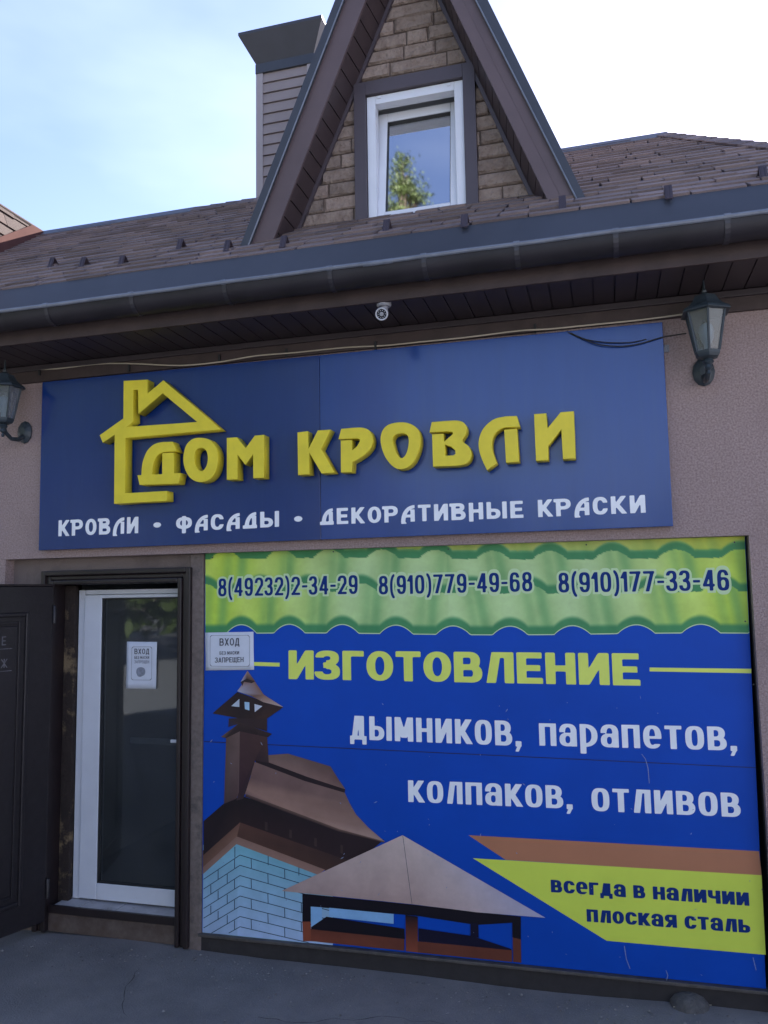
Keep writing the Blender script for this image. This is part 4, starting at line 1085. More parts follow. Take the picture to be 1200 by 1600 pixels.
line('printed_text', 'ДЫМНИКОВ,', (547, 1155), (815, 1166), 37, M_white_p, board, lay(1), **ck)
line('printed_text', 'парапетов,', (843, 1165), (1152, 1173), 35, M_white_p, board, lay(1), **ck)
line('printed_text', 'колпаков,', (638, 1253), (895, 1264), 34, M_white_p, board, lay(1), **ck)
line('printed_text', 'отливов', (925, 1267), (1158, 1277), 36, M_white_p, board, lay(1), **ck)
poly('printed_stripe', [(732, 1305), (1186, 1330), (1190, 1368), (790, 1343.5)], M_orange)
poly('printed_patch', [(739, 1341), (1190, 1367.5), (1196.5, 1492), (948, 1470)], M_lime, 2)
lk = dict(W=.70, w=.27, h=.20, gap=.085, res=.045, space=.36)
line('printed_text', 'всегда в наличии', (861, 1394), (1171, 1415.5), 19.5, M_navy, board, lay(3), **lk)
line('printed_text', 'плоская сталь', (917, 1440), (1173, 1458), 19.5, M_navy, board, lay(3), **lk)
# seam lines of the three board sheets
M_seam = mat('seam', (.004, .012, .09), .6)
poly('board_seam', [(319, 1158), (1182, 1199), (1182, 1200.2), (319, 1159.4)], M_seam, 2)
M_mark = mat('pale_scratch', (.30, .36, .55), .6, n_scale=200, n_amt=.6)
rk = random.Random(21); mk = MB()
for i in range(70):
    px, py = rk.uniform(330, 1180), rk.uniform(1080, 1530)
    if py > 1455 + (px - 315) * .1 - 8: continue
    L_ = rk.choice([1.5, 2, 3, 4, 7]); a_ = rk.uniform(-1.2, 1.2) + 1.57; w_k = rk.uniform(.35, .8)
    dx, dy = math.cos(a_) * L_, math.sin(a_) * L_; nx_, ny_ = -math.sin(a_) * w_k, math.cos(a_) * w_k
    mk.add([P(px, py, 24), P(px + dx * .5 + nx_, py + dy * .5 + ny_, 24), P(px + dx, py + dy, 24), P(px + dx * .5 - nx_, py + dy * .5 - ny_, 24)], [(0, 1, 2, 3)])
for q_ in ([(1002, 1178), (1008, 1186), (1012, 1200), (1014, 1224)], [(1176, 1496), (1179, 1508), (1181, 1516)], [(975, 1478), (978, 1498), (984, 1514)], [(1040, 1516), (1043, 1524), (1041, 1532)]):
    for a_, b_ in zip(q_[:-1], q_[1:]): mk.add([P(a_[0], a_[1], 24), P(a_[0] + 1.1, a_[1], 24), P(b_[0] + 1.1, b_[1], 24), P(b_[0], b_[1], 24)], [(0, 1, 2, 3)])
me = bpy.data.meshes.new('scratches'); me.from_pydata(mk.v, [], mk.f); o = link('scratches', me, M_mark, board); o['kind'] = 'stuff'
# --- chimney picture
br = (88, 66, 60); brl = (128, 100, 90); dkb = (36, 26, 30); drk = (26, 20, 24); mid_b = (70, 50, 46)
KK = [2.2]
def nk(): KK[0] += .11; return KK[0]
def gp(pts, cols, k=2): grad_poly('chimney_picture', pts, cols, nk())
def px5(lst): return [(300 + x / 7.5, 1040 + y / 7.5) for x, y in lst]
def px6(lst): return [(310 + x / 4, 1180 + y / 4) for x, y in lst]
gp(px6([(30, 560), (235, 505), (235, 560), (800, 760), (640, 800), (690, 1200), (30, 1100)]), [(120, 155, 170)] * 7, 1)
# brick wall of the picture
bl = (126, 168, 196)
gp([(317.5, 1358), (371, 1316), (371, 1462), (316.5, 1457)], [(112, 152, 170), (108, 158, 172), (140, 160, 185), (145, 165, 190)], 2)
gp([(371, 1316), (520, 1372), (520, 1477), (371, 1462)], [(104, 158, 170), (104, 150, 165), (150, 170, 198), (152, 172, 200)], 2)
M_line = mat('picture_joint', (.02, .05, .09), .6)
LN = MB(); KL = [nk()]
def flush_lines(name):
    me_ = bpy.data.meshes.new(name); me_.from_pydata(LN.v, [], LN.f); link(name, me_, M_line, board); LN.v, LN.f = [], []; KK[0] = KL[0]; nk(); 
def ln(p, q, wpx=1.25, k=4):
    d = np.array(q, float) - np.array(p, float); d /= np.linalg.norm(d); n_ = np.array([-d[1], d[0]]) * wpx / 2
    LN.add([P(*(np.array(a) + b), KL[0]) for a, b in ((p, -n_), (q, -n_), (q, n_), (p, n_))], [(0, 1, 2, 3)]); KL[0] += .004
for r in range(9):
    yc_ = 1336 + r * 16; 
    yl = yc_ + 38 - r * .8; 
    if yl > 1460: 
        t = (1458 - yc_) / (yl - yc_); 
        if t > .05: ln((375, yc_), (375 - 57 * t, yc_ + (yl - yc_) * t))
    else: ln((375, yc_), (318, yl))
    yr = yc_ + 45 - r * 1.6
    t = min(1, (1473 - yc_) / max(1, yr - yc_)) if yr > 1473 else 1
    if t > .05: ln((375, yc_), (375 + 145 * t, yc_ + (yr - yc_) * t))
for r in range(8):
    yc_ = 1336 + r * 16
    for q in ((0.30, .66) if r % 2 else (.12, .48, .84)):
        x_ = 375 + 145 * q; s_ = (45 - r * 1.6) / 145; y_ = yc_ + (x_ - 375) * s_
        if y_ < 1456: ln((x_, y_ + .5), (x_ + .5, y_ + 15))
    for q in ((.35, .8) if r % 2 else (.15, .6)):
        x_ = 375 - 57 * q; y_ = yc_ + 38 / 57 * (375 - x_)
        if y_ < 1440: ln((x_, y_ + .5), (x_, y_ + 15))
ln((367, 1323), (367, 1340)); ln((419, 1330), (419, 1352)); ln((467, 1347), (467, 1368))
flush_lines('picture_brick_joints')
# wooden cornice
gp([(317, 1329), (376, 1283), (370, 1308), (317, 1356)], [(74, 52, 44), (96, 68, 58), (112, 82, 68), (96, 70, 58)])
gp([(376, 1283), (548, 1343), (548, 1378), (507, 1360), (370, 1308)], [(80, 54, 46), (50, 36, 34), (50, 36, 34), (66, 46, 40), (76, 52, 44)])
gp([(317, 1355), (370, 1307), (369.5, 1319), (317, 1366)], [(116, 88, 78), (120, 92, 80), (132, 104, 92), (120, 96, 86)])
gp([(370, 1307), (508, 1359), (497, 1367), (369.5, 1319)], [(124, 94, 82), (128, 98, 86), (138, 108, 96), (132, 104, 92)])
# dark band under the big roof
gp([(318, 1283), (362, 1245), (375, 1247), (375, 1285), (318, 1336)], [dkb, drk, drk, (44, 32, 32), (34, 26, 30)], 4)
gp([(375, 1243), (600, 1312), (560, 1345), (545, 1345), (375, 1285)], [drk, dkb, (42, 32, 34), (42, 30, 32), (40, 28, 30)], 4)
for x_, y_ in ((414, 1284), (452, 1296), (491, 1309), (532, 1320)): gp([(x_, y_), (x_ + 4, y_ + 1), (x_ + 4, y_ + 14), (x_, y_ + 13)], [(58, 44, 42)] * 4, 5)
# big curved roof
rp = px6([(345, 40), (915, 235), (945, 300), (985, 370), (1060, 450), (1165, 540), (880, 465), (600, 360), (300, 245), (245, 240), (300, 210), (325, 140)])
gp(rp, [(104, 80, 76), (110, 86, 80), (112, 88, 80), (116, 90, 80), (124, 98, 88), (150, 124, 112), (140, 108, 92), (138, 108, 94), (112, 86, 80), (74, 56, 54), (134, 104, 92), (100, 76, 72)], 5)
gp(px6([(300, 243), (600, 355), (880, 462), (1165, 538), (1160, 546), (870, 476), (590, 372), (290, 258)]), [(88, 66, 62), (92, 70, 62), (96, 74, 66), (120, 96, 86), (60, 44, 42), (48, 36, 36), (48, 36, 36), (48, 36, 36)], 6)
gp(px6([(430, 0), (560, -10), (825, 70), (875, 150), (918, 213), (680, 135), (440, 45)]), [(104, 82, 76), (98, 78, 72), (88, 68, 62), (96, 72, 66), (110, 86, 78), (120, 94, 86), (112, 88, 80)], 5)
gp(px6([(350, 22), (440, 45), (680, 135), (918, 213), (915, 235), (660, 160), (360, 45)]), [dkb] * 7, 6)
# chimney shaft
gp(px5([(400, 850), (560, 760), (555, 1480), (520, 1560), (375, 1620)]), [(84, 66, 62), (100, 80, 74), (86, 68, 66), (70, 52, 52), (66, 52, 52)], 6)
gp(px5([(560, 760), (880, 820), (900, 1140), (740, 1110), (640, 1450), (600, 1560), (520, 1580), (550, 1480)]), [(66, 46, 46), (66, 46, 44), (54, 40, 42), (48, 32, 38), (48, 36, 40), (48, 36, 40), (60, 46, 46), (50, 32, 38)], 7)
gp(px5([(340, 835), (560, 670), (940, 800), (890, 840), (560, 770), (400, 850)]), [(96, 74, 68), (50, 38, 38), (50, 36, 36), (40, 28, 30), (40, 30, 32), (48, 36, 36)], 8)
gp(px5([(430, 620), (880, 600), (880, 770), (560, 680), (425, 720)]), [(46, 36, 40), (50, 36, 36), (48, 34, 34), (56, 42, 40), (40, 40, 70)], 8)
gp(px5([(240, 560), (530, 310), (870, 430), (1070, 488), (880, 620), (560, 620)]), [(52, 36, 36), (38, 28, 32), (44, 32, 34), (50, 34, 32), (56, 38, 34), (40, 30, 32)], 9)
gp(px5([(610, 190), (740, 190), (840, 340), (1070, 486), (840, 430), (700, 360), (530, 300)]), [(120, 92, 84), (112, 84, 72), (118, 90, 76), (168, 148, 140), (150, 126, 116), (96, 70, 60), (150, 150, 165)], 10)
gp(px5([(650, 60), (740, 185), (640, 160), (570, 190)]), [(140, 110, 96), (88, 64, 56), (60, 44, 42), (150, 150, 175)], 11)
gp(px5([(570, 190), (640, 155), (740, 185), (700, 205), (610, 190), (590, 240)]), [(44, 34, 40), (40, 30, 32), (52, 38, 36), (40, 30, 32), (50, 38, 40), (60, 46, 50)], 11)
gp(px5([(460, 475), (555, 390), (555, 485)]), [(170, 180, 190)] * 3, 11)
gp(px5([(615, 425), (672, 430), (672, 525), (620, 510)]), [(150, 180, 215)] * 4, 11)
gp(px5([(732, 450), (825, 475), (735, 545)]), [(175, 180, 190)] * 3, 11)
# --- pale cap picture
def px7(lst): return [(440 + x / 2.857, 1300 + y / 2.857) for x, y in lst]
c1, c2 = (160, 138, 132), (176, 156, 150)
def gp7(pts, cols, k): grad_poly('cap_picture', px7(pts), cols, nk())
cb = (92, 50, 38); ck_ = (20, 16, 24)
gp7([(93, 275), (590, 325), (1068, 378), (1068, 480), (1030, 470), (1030, 405), (870, 415), (610, 375), (500, 365), (130, 333), (130, 400), (93, 400)], [ck_] * 12, 6)
gp7([(93, 400), (130, 400), (132, 487), (96, 487)], [(120, 62, 44)] * 4, 7)
gp7([(130, 433), (548, 478), (548, 530), (132, 487)], [cb, cb, cb, (110, 58, 44)], 7)
gp7([(553, 370), (608, 378), (608, 538), (555, 532)], [ck_, ck_, (120, 62, 44), (120, 62, 44)], 8)
gp7([(608, 488), (1028, 528), (1028, 580), (608, 538)], [cb] * 4, 7)
gp7([(1032, 470), (1068, 480), (1070, 583), (1034, 580)], [cb] * 4, 7)
gp7([(132, 424), (200, 378), (548, 432), (550, 478), (132, 434)], [ck_] * 5, 7)
POSTS = 1
gp7([(612, 430), (850, 464), (1025, 522), (1026, 528), (612, 488)], [(18, 16, 36)] * 5, 7)
gp7([(843, 405), (878, 410), (880, 472), (843, 466)], [(18, 16, 36)] * 4, 7)
gp7([(130, 333), (180, 336), (180, 392), (132, 424)], [(120, 160, 195)] * 4, 6.6)
gp7([(212, 338), (500, 366), (500, 410), (212, 379)], [(120, 160, 195)] * 4, 6.6)
gp7([(0, 263), (540, 14), (582, 322)], [(150, 128, 122), (178, 160, 152), (158, 134, 126)], 12)
gp7([(540, 14), (1178, 383), (870, 358), (582, 322)], [(178, 160, 152), (150, 148, 168), (170, 152, 150), (158, 134, 126)], 12)
KL[0] = nk(); ln(tuple(px7([(541, 16)])[0]), tuple(px7([(582, 322)])[0]), .7, 13); flush_lines('picture_seam'); print('KK', KK)
# board screws and ledge
for px, py in ((331, 871), (520, 862), (700, 858), (916, 851), (1148, 847), (1165, 971), (1178, 1070), (1192, 1391)):
    q = oy(px, py, YB0 - .012); m_ = MB(); m_.lathe([(.004, 0), (.004, .003), (.002, .005)], (q[0], YB0 - .004, q[2]), 8, axis='y'); m_.build('screw', M_screw, board)
# ledge under the board, fixed to the building
lz = bb['BL'][2]; lzr = bb['BR'][2]
def ledge(name, y0, y1, dz0, dz1, m, x0=None, x1=None, bev=.003):
    x0 = bb['BL'][0] - .01 if x0 is None else x0; x1 = XR - .003 if x1 is None else x1
    kk = (lzr - lz) / (bb['BR'][0] - bb['BL'][0]); f = lambda x: lz + (x - bb['BL'][0]) * kk
    m_ = MB(); m_.prism([(x0, y0, f(x0) + dz0), (x1, y0, f(x1) + dz0), (x1, y0, f(x1) + dz1), (x0, y0, f(x0) + dz1)], (0, y1 - y0, 0)); return m_.build(name, m, bld, bevel=bev)
ledge('base_ledge', .035, .11, -.018, -.002, mat('grey_brown_ledge', (.10, .088, .08), .55, n_scale=20, n_amt=.5))
ledge('base_plinth', .052, .11, -.16, -.0185, M_concrete if False else mat('dark_plinth', (.035, .030, .030), .85, n_scale=20, n_amt=.4))
m_ = MB(); m_.box(bb['TR'][0] + .004, .045, ZL * 0 + .05, XR - .001, .30, ZL - .002); m_.build('dark_jamb_strip', M_gasket, bld)
# mound of concrete by the plinth
q = oz(1078, 1572, 0.0); m_ = MB(); pr = []
m_.lathe([(.09, -.02), (.085, .008), (.065, .032), (.035, .046), (.008, .05)], (q[0], .045, 0), 14)
tag(m_.build('concrete_lump', M_concrete, smooth=True), 'small rounded lump of concrete on the asphalt below the billboard', 'concrete lump')

# =================================================================== PAPER NOTICES
def notice(name, label, px4, Y, lines, boxpx):
    e_ = empty(name, label, 'notice')
    q = [oy(*p, Y) for p in px4]
    m_ = MB(); nxx, nyy = 10, 8; vs_ = []
    for j in range(nyy + 1):
        for i in range(nxx + 1):
            a_ = lerp(q[0], q[1], i / nxx); b_ = lerp(q[3], q[2], i / nxx); p = lerp(a_, b_, j / nyy)
            vs_.append(p + (0, -.0008 * (1 + math.sin(i * 1.1 + j * .9)), 0))
    m_.add(vs_, [(j * (nxx + 1) + i, j * (nxx + 1) + i + 1, (j + 1) * (nxx + 1) + i + 1, (j + 1) * (nxx + 1) + i) for j in range(nyy) for i in range(nxx)])
    o = m_.build('sheet', M_paper, e_, smooth=True)
    sol = o.modifiers.new('thickness', 'SOLIDIFY'); sol.thickness = .0006
    Yp = Y - .0034
    for s, a_, b_, hp, kw in lines: line('printed_text', s, a_, b_, hp, kw.pop('m', M_ink), e_, Yp, **kw)
    x0, y0, x1, y1 = boxpx; A_, B_ = oy(x0, y1, Yp), oy(x1, y0, Yp)
    cx_, cz_ = (A_[0] + B_[0]) / 2, (A_[2] + B_[2]) / 2; rx, rz = (B_[0] - A_[0]) / 2, (B_[2] - A_[2]) / 2; t = .0022; r = .012
    def rr_(x, y, s=0): dx = np.abs(x) - (rx - r - s); dy = np.abs(y) - (rz - r - s); return r - (np.hypot(np.maximum(dx, 0), np.maximum(dy, 0)) + np.minimum(np.maximum(dx, dy), 0))
    V_, P_ = march(lambda x, y: np.minimum(rr_(x, y), -rr_(x, y, t)), -rx - .004, -rz - .004, rx + .004, rz + .004, .0022)
    me = bpy.data.meshes.new('printed_border'); me.from_pydata([(cx_ + vx, Yp, cz_ + vy) for vx, vy in V_], [], P_); link('printed_border', me, M_ink, e_)
    return e_
k1 = dict(W=.62, w=.15, h=.13, gap=.13, res=.06)
nb = notice('paper_notice', 'white landscape paper notice stuck on the top left of the billboard', [(320.5, 988.5), (396, 987), (397, 1046.5), (321.5, 1047.5)], YB0 - .003,
       [('ВХОД', (343, 1009), (374, 1008.5), 11.5, dict(k1)), ('БЕЗ МАСКИ', (343, 1023), (373.5, 1022.5), 5.2, dict(k1)), ('ЗАПРЕЩЕН', (336, 1035.5), (380.5, 1034.5), 8, dict(k1))], (328, 992.5, 390, 1041))
Yg = YP - .002 + .004 - .004
nd = notice('paper_notice', 'white portrait paper notice taped on the glass of the entrance door', [(198.5, 1002.5), (245.5, 1003), (244, 1076.5), (197, 1076)], YP - .001,
       [('ВХОД', (210, 1022), (233, 1022), 8.5, dict(k1)), ('БЕЗ МАСКИ', (210, 1029.5), (233, 1029.5), 4.5, dict(k1)), ('ЗАПРЕЩЕН', (210, 1036.5), (233, 1036.5), 5, dict(k1, m=M_inkgrey))], (205, 1010.5, 237.5, 1062.5))
# grey smudged print on the door notice
q = oy(220, 1049.5, YP - .0044); f = _u(_ell(0, 0, .030, .026, 2.4), _ell(-.006, -.018, .018, .012, 2.2)); V_, P_ = march(f, -.04, -.04, .04, .04, .002)
me = bpy.data.meshes.new('printed_smudge'); me.from_pydata([(q[0] + a_, YP - .0046, q[2] + b_) for a_, b_ in V_], [], P_); link('printed_smudge', me, M_inkgrey, nd)

# =================================================================== WALL LANTERNS
def lantern(label):
    e_ = empty('wall_lantern', label, 'lantern', 'wall lanterns under the eaves')
    # local origin: wall plate centre on the wall; lantern body in front
    yb = -.19; zb_ = .012
    k6 = 6; ph_ = math.pi / 6
    prof = [(.118, .222), (.112, .234), (.088, .248), (.066, .272), (.050, .300), (.030, .312), (.012, .318)]
    m_ = MB(); m_.lathe([(.060, .218), (.118, .218)] + prof[:5], (0, yb, zb_), k6, phase=ph_); m_.build('lantern_roof', M_lamp, e_, bevel=.002)
    m_ = MB(); m_.lathe([(.030, .300), (.020, .312), (.010, .318), (.012, .328), (.006, .338), (.004, .385), (.001, .392)], (0, yb, zb_), 10); m_.build('finial', M_lamp, e_, smooth=True)
    m_ = MB(); m_.lathe([(.020, .0), (.050, .008), (.058, .022), (.060, .036)], (0, yb, zb_), k6, phase=ph_); m_.build('lantern_base', M_lamp, e_, bevel=.002)
    m_ = MB(); m_.lathe([(.004, -.075), (.010, -.068), (.006, -.052), (.018, -.040), (.014, -.026), (.026, -.012), (.020, .0)], (0, yb, zb_), 10); m_.build('lower_finial', M_lamp, e_, smooth=True)
    for i in range(6):
        a0, a1 = ph_ + i * math.pi / 3, ph_ + (i + 1) * math.pi / 3
        def pt(r, a, z): return np.array([r * math.cos(a), yb + r * math.sin(a), zb_ + z])
        m_ = MB(); m_.tube([pt(.056, a0, .034), pt(.092, a0, .222)], .0055, 6); m_.build('lantern_bar', M_lamp, e_)
        m_ = MB(); q_ = [pt(.054, a0, .036), pt(.054, a1, .036), pt(.089, a1, .220), pt(.089, a0, .220)]
        me_ = bpy.data.meshes.new('lantern_pane'); me_.from_pydata([tuple(p) for p in q_], [], [(0, 1, 2, 3)]); link('lantern_pane', me_, M_lampglass, e_)
    m_ = MB(); m_.lathe([(.014, .03), (.016, .07), (.030, .10), (.036, .13), (.028, .16), (.006, .175)], (0, yb, zb_), 14); m_.build('bulb', M_frost, e_, smooth=True)
    m_ = MB(); m_.tube([(0, -.012, -.02), (0, -.06, -.055), (0, -.12, -.06), (0, -.165, -.035), (0, yb, -.0)], [.016, .014, .012, .012, .014], 10); m_.build('bracket_arm', M_lamp, e_, smooth=True)
    m_ = MB(); m_.lathe([(.052, -.001), (.052, -.010), (.040, -.020), (.020, -.030)], (0, 0, 0), 12, axis='y')
    pl = m_.build('wall_plate', M_lamp, e_, bevel=.003); pl.scale = (1, 1, 1.35)
    return e_
def put_lantern(e_, px, py, dy=0):
    # px,py: pixel of the roof eave centre of the lantern
    q = oy(px, py, -.19); e_.location = (q[0], -.001, q[2] - (.012 + .222))
l1 = lantern('dark hexagonal wall lantern to the right of the blue sign'); put_lantern(l1, 1102, 489)
l2 = lantern('dark hexagonal wall lantern at the left end of the blue sign'); put_lantern(l2, 7, 606)
q = oy(1122, 556, -.05); m_ = MB(); m_.tube([(q[0], -.06, q[2]), (q[0] + .004, -.062, q[2] - .085)], .006, 7); m_.tube([(q[0] - .004, -.055, q[2] - .005), (q[0] + .028, -.05, q[2] + .006)], .003, 6); m_.build('fixing_screw', M_lamp, l1)
for ch in []: pass

# =================================================================== CCTV
cc = empty('security_camera', 'small grey dome security camera hanging below the eaves soffit', 'security camera')
q = oz(600, 476, ZS - .012); cy_ = q[1]; cx_ = q[0]
m_ = MB(); m_.lathe([(.036, .014), (.036, -.006), (.030, -.012)], (cx_, cy_, ZS - .012), 20); m_.build('ceiling_mount', M_cctv, cc, smooth=True)
bq = oy(597, 490, cy_ - .01)
bc = Vector(bq); m_ = MB()
dirv = (Vector(CAM) - bc).normalized(); dirv = (dirv + Vector((-.12, 0, -.1))).normalized()
mtx = Matrix.Translation(bc) @ dirv.to_track_quat('Z', 'Y').to_matrix().to_4x4()
def cam_part(name, prof, m, caps=True):
    m_ = MB(); m_.lathe(prof, (0, 0, 0), 20, caps=caps); o = m_.build(name, m, cc, smooth=True); o.matrix_local = mtx
cam_part('ball', [(.010, -.032), (.024, -.024), (.031, -.008), (.032, .008), (.030, .016)], M_cctv)
cam_part('ring', [(.024, .0165), (.0315, .0165), (.0315, .022), (.028, .026), (.0245, .024), (.024, .0165)], M_cctvw, caps=False)
cam_part('face_plate', [(.0235, .014), (.0235, .019), (.011, .019)], M_lens)
cam_part('lens', [(.010, .018), (.010, .026), (.006, .028)], M_cctv)
for i in range(10):
    a_ = 2 * math.pi * i / 10; m_ = MB(); m_.lathe([(.0022, .0192), (.0022, .021)], (.0175 * math.cos(a_), .0175 * math.sin(a_), 0), 6); o = m_.build('infrared_lamp', M_cctvw, cc); o.matrix_local = mtx
m_ = MB(); m_.tube([(cx_, cy_, ZS - .02), (cx_ + .006, cy_ - .002, bq[2] + .02)], .016, 10); m_.build('bracket', M_cctv, cc, smooth=True)

# =================================================================== CABLES
def cable(name, label, pts, Y, r, m, k=6):
    P_ = [oy(*p, Y if not isinstance(Y, list) else Y[i]) for i, p in enumerate(pts)]
    out = []
    for i in range(len(P_) - 1):
        p0, p1, p2, p3 = P_[max(i - 1, 0)], P_[i], P_[i + 1], P_[min(i + 2, len(P_) - 1)]
        for j in range(k):
            t = j / k; out.append(.5 * ((2 * p1) + (-p0 + p2) * t + (2 * p0 - 5 * p1 + 4 * p2 - p3) * t * t + (-p0 + 3 * p1 - 3 * p2 + p3) * t ** 3))
    out.append(P_[-1]); m_ = MB(); m_.tube(out, r, 7); o = m_.build(name, m, smooth=True); tag(o, label, 'cable'); return o
cable('cable', 'cream cable running along the board above the blue sign', [(40, 578), (90, 576), (150, 569), (200, 568), (280, 571), (340, 566), (400, 556), (460, 551), (540, 543), (600, 540), (660, 534), (730, 527), (810, 517), (860, 514), (930, 507), (1000, 500), (1068, 491)],
      [-.03, -.035, -.03, -.035, -.055, -.06, -.055, -.032, -.03, -.03, -.055, -.06, -.055, -.06, -.07, -.06, -.09], .0042, M_cable)
cable('cable', 'thin black cable sagging across the right end of the blue sign to the lantern', [(884, 518), (905, 527), (935, 538), (970, 541), (1000, 537), (1035, 527), (1072, 521)], [-.045, -.06, -.065, -.062, -.058, -.055, -.02], .0032, M_cableb)
cable('cable', 'thin black cable lying closest under the board above the right sign end', [(886, 517), (915, 530), (950, 535), (985, 535), (1010, 530)], [-.045, -.058, -.06, -.056, -.053], .0026, M_cableb)
for px, py in ((62, 580), (202, 574), (343, 560), (448, 551), (587, 540), (836, 513)):
    q = oy(px, py, -.026); m_ = MB(); m_.box(q[0] - .006, -.034, q[2] - .026, q[0] + .006, -.0235, q[2] + .022); o = m_.build('cable_clip', M_cableb, bld)
q = oy(1041, 545, -.004); m_ = MB(); m_.box(q[0] - .014, -.010, q[2] - .019, q[0] + .014, -.0012, q[2] + .019); o = m_.build('wall_tag', mat('pale_tag', (.30, .30, .32), .6, n_scale=180, col2=(.12, .12, .14)), bevel=.002)
tag(o, 'tiny pale square plate on the plaster at the right end of the sign', 'plate')

# =================================================================== SMALL THINGS ON THE GROUND
rc = random.Random(77); ck2 = MB()
for x0_, y0_, ang_, n_ in ((-3.9, -1.05, .15, 26), (-1.6, -.55, -.12, 30), (-.4, -1.3, 2.9, 22), (-2.4, -.25, -1.2, 12), (.2, -.5, .3, 14)):
    x_, y_, a_ = x0_, y0_, ang_; prev = None
    for i in range(n_):
        wv = .0022 * rc.uniform(.4, 1.2) * min(1, (n_ - i) / 5); a_ += rc.gauss(0, .28); a_ = ang_ + (a_ - ang_) * .85
        zz_ = -.012 + .0125 + 0.006 * math.sin(x_ * 1.9 + y_ * 1.3) + .005 * math.sin(x_ * 4.1 - y_ * 2.7) - .0105 + .0125
        cur_ = [(x_ - math.sin(a_) * wv, y_ + math.cos(a_) * wv, zz_ - .001), (x_ + math.sin(a_) * wv, y_ - math.cos(a_) * wv, zz_ - .001)]
        if prev: ck2.add([prev[0], prev[1], cur_[1], cur_[0]], [(0, 1, 2, 3)])
        prev = cur_; x_ += math.cos(a_) * .045; y_ += math.sin(a_) * .045
o = ck2.build('ground_cracks', mat('crack_dirt', (.05, .048, .046), .95)); tag(o, 'fine dark cracks in the asphalt', kind='stuff')
q = oz(279, 1464, .006); m_ = MB()
m_.add([(q[0] - .035, q[1] - .006, .004), (q[0] - .01, q[1] + .014, .02), (q[0] + .012, q[1] - .004, .010), (q[0] + .034, q[1] - .012, .005), (q[0] + .01, q[1] - .030, .004), (q[0] - .014, q[1] - .022, .012)], [(0, 1, 2, 5), (2, 3, 4), (5, 2, 4)])
tag(m_.build('fallen_leaf', mat('pale_green_leaf', (.16, .26, .16), .6)), 'crumpled pale green leaf on the asphalt at the foot of the door post', 'leaf')
rp_ = random.Random(4); mb = MB()
for i in range(900):
    x = rp_.uniform(-4.4, 1.2); y = -abs(rp_.gauss(0, .16)) - .02 if rp_.random() < .55 else rp_.uniform(-2.8, .0)
    if y > -.03 and x > FX0 and x < FX1: continue
    r = rp_.uniform(.0018, .0065) * (1.4 if rp_.random() < .08 else 1)
    mb.lathe([(r * .3, -r * .3), (r, .1 * r), (r * .45, r * .6)], (x, y, -.004 + .006 * math.sin(x * 1.9 + y * 1.3)), 5, phase=rp_.random())
o = mb.build('gravel_grit', mat('pale_grit', (.20, .19, .18), .9, rand=.5)); tag(o, 'scattered grit and tiny stones on the asphalt', kind='stuff')
m_ = MB(); a_, b_ = oz(1052, 1574, 0), oz(1112, 1571, 0); m_.tube([a_ + (0, 0, .002), (a_ + b_) / 2 + (0, .006, .004), b_ + (0, 0, .002)], .0018, 5); tag(m_.build('dry_stem', M_cable), 'thin pale dry stem lying on the asphalt at the lower right', 'stem')

# =================================================================== ACROSS THE STREET (trees mirrored in the glass, house and road added for bounce light)
def tree(x, y, hgt, rad, label, seed, nleaf=5200, leaf=.10, low=.3):
    r_ = random.Random(seed); e_ = empty('street_tree', label, 'tree', 'trees across the street')
    e_.location = (x, y, 0)
    m_ = MB(); m_.tube([(0, 0, 0), (.08, .05, hgt * .35), (.0, .1, hgt * .65), (.05, .0, hgt * .95)], [hgt * .022, hgt * .017, hgt * .010, hgt * .003], 9)
    cl = []
    for i in range(46):
        zz = hgt * r_.uniform(low, 1.0); k = (zz / hgt - low) / (1 - low); rmax = rad * (math.sin(math.pi * min(1, k * .85 + .15)) ** .7) * (1 - .35 * k)
        a_ = r_.uniform(0, 6.28); d = rmax * r_.uniform(.2, 1); c_ = np.array([d * math.cos(a_), d * math.sin(a_), zz]); cl.append((c_, rad * r_.uniform(.18, .34)))
        m_.tube([(0, .05, zz * .86), c_ * (.5, .5, 1) * 1.0 - (0, 0, hgt * .04), c_], [hgt * .006, hgt * .003, hgt * .0015], 5)
    m_.build('trunk', M_bark, e_, smooth=True)
    vs_ = []; fs_ = []
    for i in range(nleaf):
        c_, rr2 = r_.choice(cl); d = np.array([r_.gauss(0, .5), r_.gauss(0, .5), r_.gauss(0, .42)]) * rr2; p = c_ + d
        a_ = np.array([r_.gauss(0, 1), r_.gauss(0, 1), r_.gauss(0, 1)]); a_ /= np.linalg.norm(a_); b_ = np.cross(a_, [r_.gauss(0, 1), r_.gauss(0, 1), r_.gauss(0, 1)]); b_ /= np.linalg.norm(b_)
        s_ = leaf * r_.uniform(.6, 1.3); k = len(vs_); vs_ += [tuple(p - a_ * s_), tuple(p + b_ * s_ * .55), tuple(p + a_ * s_), tuple(p - b_ * s_ * .55)]; fs_.append((k, k + 1, k + 2, k + 3))
    me_ = bpy.data.meshes.new('crown'); me_.from_pydata(vs_, [], fs_); link('crown', me_, M_leaf, e_)
def reflect_at(px, py, dist):
    n_ = np.array([0, -math.cos(-TL), math.sin(-TL)]); d = ray(px, py); d /= np.linalg.norm(d); p = oy(px, py, YW + .1); r_ = d - 2 * (d @ n_) * n_; return p, r_, p + r_ * dist / np.hypot(r_[0], r_[1])
_, rdir, tgt = reflect_at(644, 235, 13.0)
print('tree top', tgt, rdir); _, _, tgt2 = reflect_at(625, 300, 13.0); print('tree mid', tgt2)
tree(tgt[0] - .15, tgt[1], tgt[2], 1.25, 'tall leafy tree across the street mirrored in the dormer window', 3, nleaf=9000, leaf=.05, low=.35)
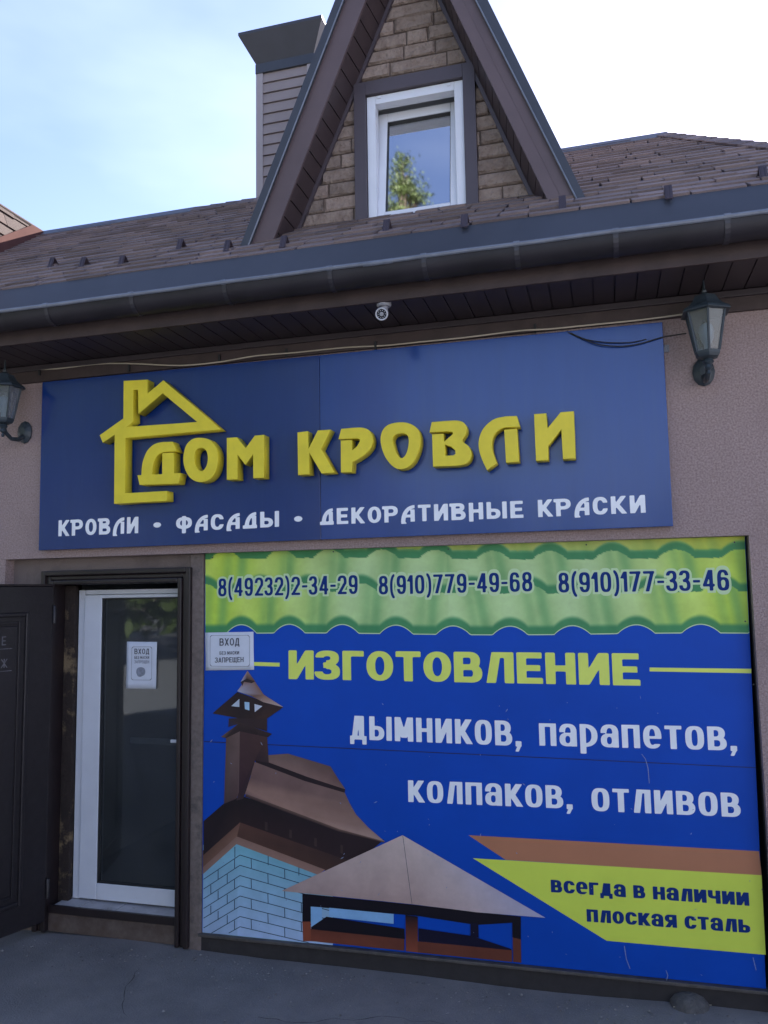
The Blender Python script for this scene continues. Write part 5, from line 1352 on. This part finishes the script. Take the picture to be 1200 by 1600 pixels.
for tx_, ty_, th_, tr_, lb_, sd_ in ((-9.2, -16.5, 12.0, 3.6, 'round leafy tree across the street nearest the tall one', 8), (-13.5, -15.5, 13.5, 4.0, 'broad leafy tree across the street, second from the tall one', 12),
                                 (-18.5, -14.5, 14.0, 4.4, 'broad leafy tree across the street, third from the tall one', 15), (-24, -12.5, 14.5, 4.8, 'broad leafy tree farthest left across the street', 19)):
    tree(tx_, ty_, th_, tr_, lb_, sd_, nleaf=9000, leaf=.22, low=.10)
for k_, (tx_, lb_) in enumerate(((-6.2, 'low dense bush across the street beside the tree row'), (-3.4, 'low dense bush across the street, second from the tree row'), (-.6, 'low dense bush across the street, third from the tree row'), (2.2, 'low dense bush across the street, fourth from the tree row'), (4.6, 'low dense bush across the street beside the pale house'))):
    tree(tx_, -18.6 - .3 * (k_ % 2), 4.2 + .5 * math.sin(k_ * 2.1), 2.2, lb_, 40 + k_, nleaf=5000, leaf=.15, low=.04)
hs = empty('added_opposite_house', 'unseen long pale house with a brown roof, added across the street for bounce light', 'house'); hs.location = (0, 0, 0)  # unseen house, pale walls added to bounce sunlight onto the facade
m_ = MB(); m_.box(6, -24, 0, 26, -18, 5.4); m_.build('wall', mat('pale_bounce_render', (.58, .60, .64), .9, n_scale=2, n_amt=.15), hs)
m_ = MB(); m_.prism([(5.5, -17.5, 5.35), (5.5, -21, 7.2), (5.5, -24.5, 5.35)], (21, 0, 0)); m_.build('roof', M_shingle, hs)
for i in range(6):
    m_ = MB(); m_.box(7.5 + i * 3.1, -18.05, 1.0, 8.8 + i * 3.1, -17.96, 2.4); m_.build('window', M_pvcw, hs)
    m_ = MB(); m_.box(7.6 + i * 3.1, -17.959, 1.1, 8.7 + i * 3.1, -17.95, 2.3); m_.build('pane', M_lens, hs)
m_ = MB(); m_.box(-60, -17.5, -.02, 60, -7.5, .012); tag(m_.build('road', mat('pale_bounce_road', (.33, .34, .36), .9, n_scale=3, n_amt=.25)), 'unseen pale concrete road added across the front for bounce light', kind='structure')  # unseen road surface, made pale to throw sunlight back at the shop
print('LEN', LEN)
print('OBJECTS', len(bpy.data.objects))
